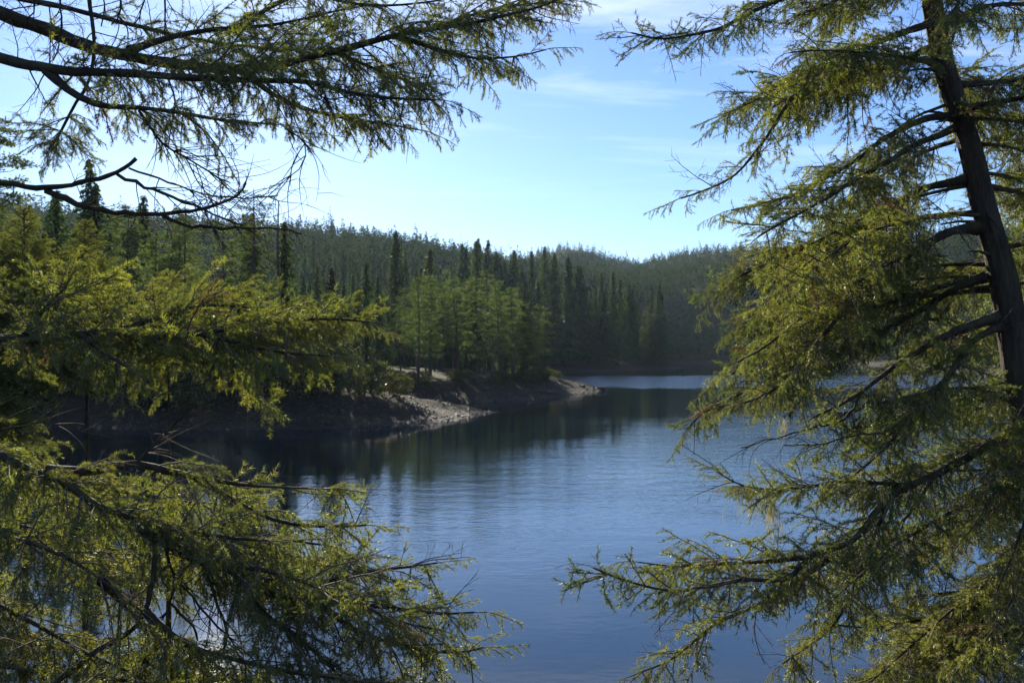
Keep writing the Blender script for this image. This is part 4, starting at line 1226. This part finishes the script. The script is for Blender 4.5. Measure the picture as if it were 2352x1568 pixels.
# ---- the fir at the left, trunk just outside the picture
fir_l = empty('fir_tree', (0, 0, 0))
tag(fir_l, 'fir outside the left edge whose long mossy limbs reach into the picture', 'tree')
DL = 5.6
trunk_obj(fir_l, [P(-470, 2050, DL), P(-460, 1500, DL), P(-452, 900, DL), P(-446, 300, DL), P(-440, -300, DL), P(-435, -900, DL)], [.21, .19, .17, .155, .13, .10], 9)
LL = [
  # top limb and its long far part
  ([(-446, -110, DL), (-200, -40, 5.7), (-10, 25, 5.8), (70, 53, 5.9), (140, 81, 5.95), (228, 116, 6.0), (400, 150, 6.1), (600, 158, 6.2), (770, 117, 6.3), (960, 70, 6.4), (1090, 53, 6.5), (1220, 20, 6.6), (1290, -5, 6.6)], .055, .006, op(L=.55, start=.36, hang=.9, ds=.10, phi=-.1, dphi=.8), None),
  ([(900, 85, 6.4), (1000, 110, 6.3), (1090, 130, 6.2), (1180, 125, 6.2), (1250, 110, 6.2)], .014, .004, op(L=.38, start=.1, hang=1.0), None),
  ([(-446, 60, DL), (-200, 90, 5.4), (0, 130, 5.3), (88, 151, 5.25), (176, 169, 5.2), (316, 172, 5.2), (422, 179, 5.2), (598, 186, 5.2), (703, 190, 5.2), (800, 210, 5.2), (900, 225, 5.25), (1000, 235, 5.3)], .044, .005, op(L=.46, start=.45, hang=1.0, ds=.10, dphi=.8), None),
  ([(105, 160, 5.25), (151, 207, 5.2), (218, 243, 5.15), (316, 253, 5.1), (420, 262, 5.1), (520, 272, 5.1), (640, 285, 5.1)], .018, .004, op(L=.40, start=.4, hang=1.1, ds=.11), None),
  ([(560, 165, 6.1), (640, 220, 5.9), (760, 265, 5.8), (880, 285, 5.7), (960, 300, 5.7)], .016, .004, op(L=.42, start=.2, hang=1.1, ds=.10), None),
  ([(300, 120, 6.0), (420, 80, 6.3), (560, 60, 6.6), (700, 45, 6.8), (820, 20, 7.0)], .02, .005, op(L=.42, start=.25, hang=.8, ds=.12), None),
  ([(560, 60, 6.6), (620, 20, 6.8), (700, -10, 6.8), (820, 10, 6.9), (980, 10, 7.0), (1120, -20, 7.1)], .016, .004, op(L=.42, start=.1, hang=.8, ds=.12), None),
  # the drooping stem with a tuft at its end
  ([(205, -60, 5.6), (214, 77, 5.5), (204, 176, 5.4), (176, 229, 5.35), (141, 299, 5.3), (112, 345, 5.3)], .012, .006, op(L=.30, start=.86, ds=.012, hang=.9, dphi=1.2, fwd=.2, phi=.3), None),
  # middle limb, mossy
  ([(-452, 800, DL), (-200, 790, 5.5), (0, 779, 5.5), (84, 779, 5.5), (176, 766, 5.5), (281, 760, 5.55), (352, 770, 5.6), (457, 765, 5.6), (563, 754, 5.7), (668, 737, 5.8), (780, 735, 5.9), (860, 745, 6.0)], .036, .005, op(L=.52, start=.36, hang=.85, ds=.05, phi=.0, dphi=.65, tipup=.3), None),
  ([(281, 755, 5.55), (380, 730, 5.9), (480, 700, 6.2), (600, 705, 6.4), (720, 700, 6.6)], .016, .004, op(L=.36, start=.05, hang=.4, phi=.45, dphi=.5, tipup=.6), None),
  ([(457, 765, 5.6), (560, 790, 5.5), (660, 810, 5.4), (760, 820, 5.4)], .012, .004, op(L=.42, start=.1, hang=1.1), None),
  ([(176, 768, 5.5), (230, 810, 5.3), (290, 840, 5.2)], .012, .004, op(L=.40, start=.1, hang=1.1), None),
  # low limbs
  ([(-458, 960, DL), (-200, 990, 5.2), (0, 1047, 4.9), (78, 1082, 4.8), (156, 1117, 4.7), (215, 1160, 4.65), (293, 1184, 4.6), (352, 1199, 4.6), (430, 1219, 4.6), (547, 1236, 4.6), (660, 1240, 4.6), (740, 1250, 4.6)], .042, .004, op(L=.42, start=.4, hang=1.0, ds=.055), None),
  ([(98, 1085, 4.8), (215, 1076, 4.9), (312, 1063, 5.0), (391, 1082, 5.1), (449, 1098, 5.2), (586, 1176, 5.3), (664, 1199, 5.3), (781, 1203, 5.3), (840, 1200, 5.3)], .024, .004, op(L=.40, start=.3, hang=.85), None),
  ([(332, 1205, 4.6), (391, 1246, 4.6), (469, 1285, 4.65), (539, 1309, 4.7), (605, 1356, 4.7), (720, 1380, 4.7), (850, 1395, 4.75), (980, 1405, 4.8), (1090, 1400, 4.8)], .026, .004, op(L=.42, start=.2, hang=.7, ds=.055), None),
  ([(600, 1340, 4.7), (740, 1330, 4.9), (860, 1310, 5.0), (950, 1300, 5.1), (1010, 1290, 5.1)], .014, .004, op(L=.34, start=.1, hang=.6, tipup=.4), None),
  ([(449, 1098, 5.2), (540, 1112, 5.25), (625, 1121, 5.3), (742, 1125, 5.3), (800, 1115, 5.3)], .010, .003, op(L=.24, start=.7, hang=.3, tipup=.6), None),
  ([(-460, 1150, DL), (-200, 1190, 5.0), (0, 1230, 4.6), (120, 1270, 4.4), (230, 1330, 4.3), (330, 1400, 4.3)], .03, .004, op(L=.42, start=.5, hang=1.2), None),
  ([(-460, 1250, DL), (-150, 1340, 4.8), (60, 1420, 4.5), (200, 1500, 4.4), (330, 1560, 4.3)], .03, .004, op(L=.40, start=.4, hang=1.1), None),
  ([(539, 1309, 4.7), (600, 1400, 4.6), (684, 1461, 4.5), (760, 1530, 4.5), (820, 1590, 4.5)], .014, .004, op(L=.42, start=.1, hang=.9), None),
  ([(720, 1380, 4.7), (820, 1440, 4.7), (930, 1480, 4.7), (1040, 1500, 4.7), (1110, 1490, 4.7)], .014, .004, op(L=.38, start=.1, hang=.7), None),
  ([(330, 1400, 4.3), (430, 1480, 4.35), (560, 1520, 4.4), (700, 1545, 4.4), (850, 1560, 4.5), (960, 1565, 4.5)], .014, .004, op(L=.40, start=.05, hang=.9), None),
  ([(-446, 20, DL), (-200, -10, 6.2), (60, 0, 6.8), (300, 60, 7.2), (520, 100, 7.4), (700, 120, 7.5), (860, 130, 7.6)], .03, .005, op(L=.5, start=.5, hang=.9, ds=.13), None),
  ([(760, 110, 6.3), (860, 160, 6.3), (950, 200, 6.3), (1010, 250, 6.3)], .012, .004, op(L=.42, start=.1, hang=1.1), None),
  ([(1000, 60, 6.4), (1100, 30, 6.8), (1200, 10, 7.0), (1300, 0, 7.1)], .012, .004, op(L=.42, start=.1, hang=.9), None),
  ([(-458, 1000, DL), (-150, 1040, 6.0), (80, 1090, 6.2), (260, 1120, 6.3), (430, 1150, 6.4), (600, 1190, 6.4)], .03, .005, op(L=.55, start=.4, hang=1.0), None),
  ([(-458, 1100, DL), (-150, 1160, 6.0), (80, 1220, 6.1), (260, 1260, 6.2), (430, 1290, 6.2), (600, 1330, 6.2)], .03, .005, op(L=.55, start=.4, hang=1.1), None),
  ([(-460, 1350, DL), (-150, 1420, 5.4), (100, 1480, 5.2), (300, 1520, 5.1), (500, 1560, 5.0)], .03, .005, op(L=.5, start=.4, hang=1.0), None),
  ([(-460, 1420, DL), (-150, 1500, 5.0), (80, 1540, 4.8), (260, 1560, 4.7), (430, 1580, 4.6)], .026, .005, op(L=.46, start=.35, hang=.7), None),
  ([(230, 1330, 4.3), (330, 1440, 4.5), (420, 1510, 4.6), (520, 1560, 4.7), (640, 1580, 4.7)], .014, .004, op(L=.42, start=.1, hang=.8), None),
  ([(340, 1220, 4.6), (450, 1240, 4.9), (580, 1270, 5.2), (720, 1290, 5.4), (840, 1310, 5.5)], .014, .004, op(L=.46, start=.1, hang=.9), None),
  ([(500, 1290, 4.7), (620, 1310, 4.5), (760, 1360, 4.4), (900, 1420, 4.4), (1000, 1440, 4.4)], .014, .004, op(L=.40, start=.1, hang=.8), None),
  ([(100, 775, 5.5), (200, 730, 6.0), (330, 690, 6.5), (450, 700, 6.8), (560, 700, 7.0)], .014, .004, op(L=.34, start=.2, hang=.5, phi=.3, tipup=.5), None),
  ([(60, 770, 5.5), (110, 700, 5.8), (150, 660, 6.0), (170, 620, 6.1)], .012, .004, op(L=.45, start=.2, hang=.5, phi=.1, dphi=1., tipup=.3), None),
]
for i, (c, r0, r1, o, ex) in enumerate(LL):
    build_limb(fir_l, c, r0, r1, o, 400 + i, 'needle_deep' if i in (7,) else 'needle', extra=ex)
bare_limb(fir_l, [
    ([(-449, 400, DL), (-200, 410, 5.5), (0, 422, 5.4), (105, 432, 5.4), (180, 420, 5.35), (246, 404, 5.3), (285, 385, 5.3), (309, 366, 5.3)], .024, .010, 6, .3),
    ([(105, 436, 5.4), (176, 468, 5.4), (264, 489, 5.4), (387, 489, 5.4), (475, 478, 5.4), (545, 447, 5.4), (565, 420, 5.4)], .018, .005, 22, .45),
    ([(369, 490, 5.4), (440, 520, 5.4), (563, 524, 5.4), (633, 524, 5.4), (693, 538, 5.4)], .010, .003, 14, .35),
    ([(267, 401, 5.3), (352, 436, 5.3), (422, 461, 5.3), (492, 492, 5.3), (560, 520, 5.3)], .010, .004, 16, .45),
    ([(295, 387, 5.3), (387, 418, 5.3), (457, 443, 5.3), (560, 455, 5.3), (640, 450, 5.3)], .006, .003, 14, .4)],
    901, 'bare mossy limb with a broken tip and forking leafless twigs')
bare_limb(fir_l, [
    ([(316, 253, 5.1), (334, 274, 5.1), (376, 331, 5.1), (422, 359, 5.1), (475, 394, 5.1), (530, 420, 5.1)], .008, .003, 20, .45),
    ([(422, 359, 5.1), (440, 390, 5.1), (470, 440, 5.1), (500, 480, 5.1)], .004, .002, 8, .3),
    ([(640, 285, 5.1), (700, 330, 5.2), (690, 390, 5.2), (620, 430, 5.2)], .004, .002, 14, .35),
    ([(700, 190, 5.2), (760, 230, 5.2), (820, 215, 5.2), (900, 230, 5.2)], .005, .002, 18, .4)],
    902, 'thin leafless twigs hanging below the upper limbs')
bare_limb(fir_l, [
    ([(275, -60, 5.8), (274, 35, 5.8), (262, 50, 5.8), (255, 58, 5.8)], .006, .003, 4, .2), ([(272, 40, 5.8), (290, 60, 5.8), (293, 90, 5.8)], .005, .003, 2, .15),
    ([(340, -40, 5.8), (320, 40, 5.8), (304, 60, 5.8)], .006, .003, 4, .2), ([(370, -50, 5.8), (380, 20, 5.8), (376, 80, 5.8)], .007, .004, 4, .2),
    ([(232, -60, 5.8), (240, 10, 5.8), (234, 60, 5.8)], .005, .003, 3, .2), ([(80, -60, 5.6), (78, 30, 5.6), (50, 45, 5.6)], .007, .003, 6, .25),
    ([(135, -60, 5.6), (140, 40, 5.6), (138, 90, 5.6), (125, 140, 5.5)], .007, .003, 6, .25)],
    903, 'knotty dead twigs hanging from above near the sun')
bare_limb(fir_l, [
    ([(352, 1199, 4.6), (356, 1280, 4.5), (344, 1356, 4.4), (312, 1438, 4.4), (227, 1492, 4.4), (148, 1551, 4.4), (90, 1600, 4.4)], .010, .014, 8, .25),
    ([(375, 1246, 4.6), (398, 1320, 4.6), (390, 1380, 4.6), (370, 1430, 4.6)], .008, .003, 10, .3),
    ([(398, 1325, 4.6), (440, 1370, 4.6), (500, 1440, 4.6), (560, 1500, 4.6)], .006, .003, 14, .3),
    ([(469, 1285, 4.65), (480, 1330, 4.6), (500, 1390, 4.6), (520, 1450, 4.6), (505, 1520, 4.6)], .009, .004, 16, .3),
    ([(390, 1380, 4.6), (380, 1470, 4.5), (340, 1500, 4.5), (330, 1580, 4.5)], .009, .006, 10, .25),
    ([(390, 1380, 4.6), (415, 1405, 4.55), (445, 1440, 4.5), (455, 1470, 4.5)], .008, .004, 4, .2)],
    904, 'crooked leafless branches over the water at the lower left')
bare_limb(fir_l, [
    ([(-200, 990, 5.2), (0, 985, 5.0), (100, 970, 5.0), (190, 990, 5.0), (260, 1010, 5.0)], .006, .003, 16, .35),
    ([(312, 1063, 5.0), (370, 1000, 5.0), (420, 960, 5.0), (430, 950, 5.0)], .008, .003, 22, .35),
    ([(500, 768, 5.6), (490, 840, 5.4), (470, 880, 5.2), (400, 895, 5.2), (330, 930, 5.2)], .006, .003, 8, .25),
    ([(293, 1184, 4.6), (312, 1160, 4.6), (322, 1190, 4.6), (330, 1215, 4.6), (360, 1235, 4.6)], .007, .004, 4, .15)],
    905, 'sunlit grey dead twigs between the middle and low limbs')

# ---- young firs on the near shore, left
def young_fir(name, px, py_top, d, py_base, wid, lab, seed, n=30):
    top = P(px, py_top, d); base = Vector((top.x, top.y, gz(top.x, top.y) - .1))
    t = empty(name, (0, 0, 0)); tag(t, lab, 'tree', 'young firs on the near shore')
    H = top.z - base.z
    T = Tubes(); T.add([base, base.lerp(top, .5) + Vector((.04, .03, 0)), top], [.06, .035, .006], 8)
    link('trunk', T.mesh('young_trunk'), M['bark'], t)
    rg = random.Random(seed)
    S = Spray(seed)
    for k in range(n):
        u = (k + .5) / n; z = top.z - u * (P(px, py_top, d).z - P(px, py_base, d).z)
        p = Vector((base.x, base.y, z)); az = k * 2.4 + rg.uniform(-.3, .3)
        ln = wid * (.18 + .95 * u) * rg.uniform(.7, 1.15)
        dr = Vector((math.cos(az), math.sin(az), .45 - .5 * u)).normalized()
        S.T.add([p, p + dr * ln * .5, p + dr * ln * .8 + UP * .03 * ln], [.010, .006, .003], 4)
        for f in ((0, 1.0), (.25, .7), (.4, .65), (.55, .55), (.7, .5)) if ln > .4 else ((0, 1.0), (.4, .6)):
            S.place(p + dr * ln * f[0] * .9, (dr + rv(rg, .35)).normalized(), ln * f[1], 'up' if rg.random() < .5 else 'flat')
    S.place(top - UP * .3, UP, .32, 'flat')
    br = link('branches', S.T.mesh('young_branches'), M['bark'], t)
    spray_obj(S, 'needle', br)
young_fir('young_fir', 55, 478, 13.5, 860, .95, 'bright young fir at the left edge above the mossy limb', 501, 110)
young_fir('young_fir', 195, 505, 14.5, 850, .85, 'young fir right of the brightest one at the left edge', 502, 100)
young_fir('young_fir', 385, 625, 15.5, 840, .75, 'short young fir peeping over the middle of the mossy limb', 503, 70)
young_fir('young_fir', -60, 600, 12.5, 1000, .95, 'young fir cut by the left edge below the brightest one', 504, 110)
print('needles', NEEDLES[0])

# ------------------------------------------------------------------ haze
hz = bpy.data.materials.new('pale lake haze'); hz.use_nodes = True
t = hz.node_tree; t.nodes.clear()
ho = N(t, 'ShaderNodeOutputMaterial'); pv = N(t, 'ShaderNodeVolumePrincipled')
pv.inputs['Color'].default_value = (0.60, 0.80, 1.0, 1)
pv.inputs['Density'].default_value = 0.00005
pv.inputs['Anisotropy'].default_value = 0.35
t.links.new(pv.outputs[0], ho.inputs['Volume'])
x0, x1, y0, y1, z0, z1 = -1450, 1450, -300, 1850, -6, 135
hv = np.array([(x, y, z) for x in (x0, x1) for y in (y0, y1) for z in (z0, z1)], float)
hf = np.array([[0, 1, 3, 2], [4, 6, 7, 5], [0, 4, 5, 1], [2, 3, 7, 6], [0, 2, 6, 4], [1, 5, 7, 3]])
tag(link('haze', np_mesh('haze', hv, hf), hz), 'thin blue haze over the lake and hills', 'haze', kind='stuff')
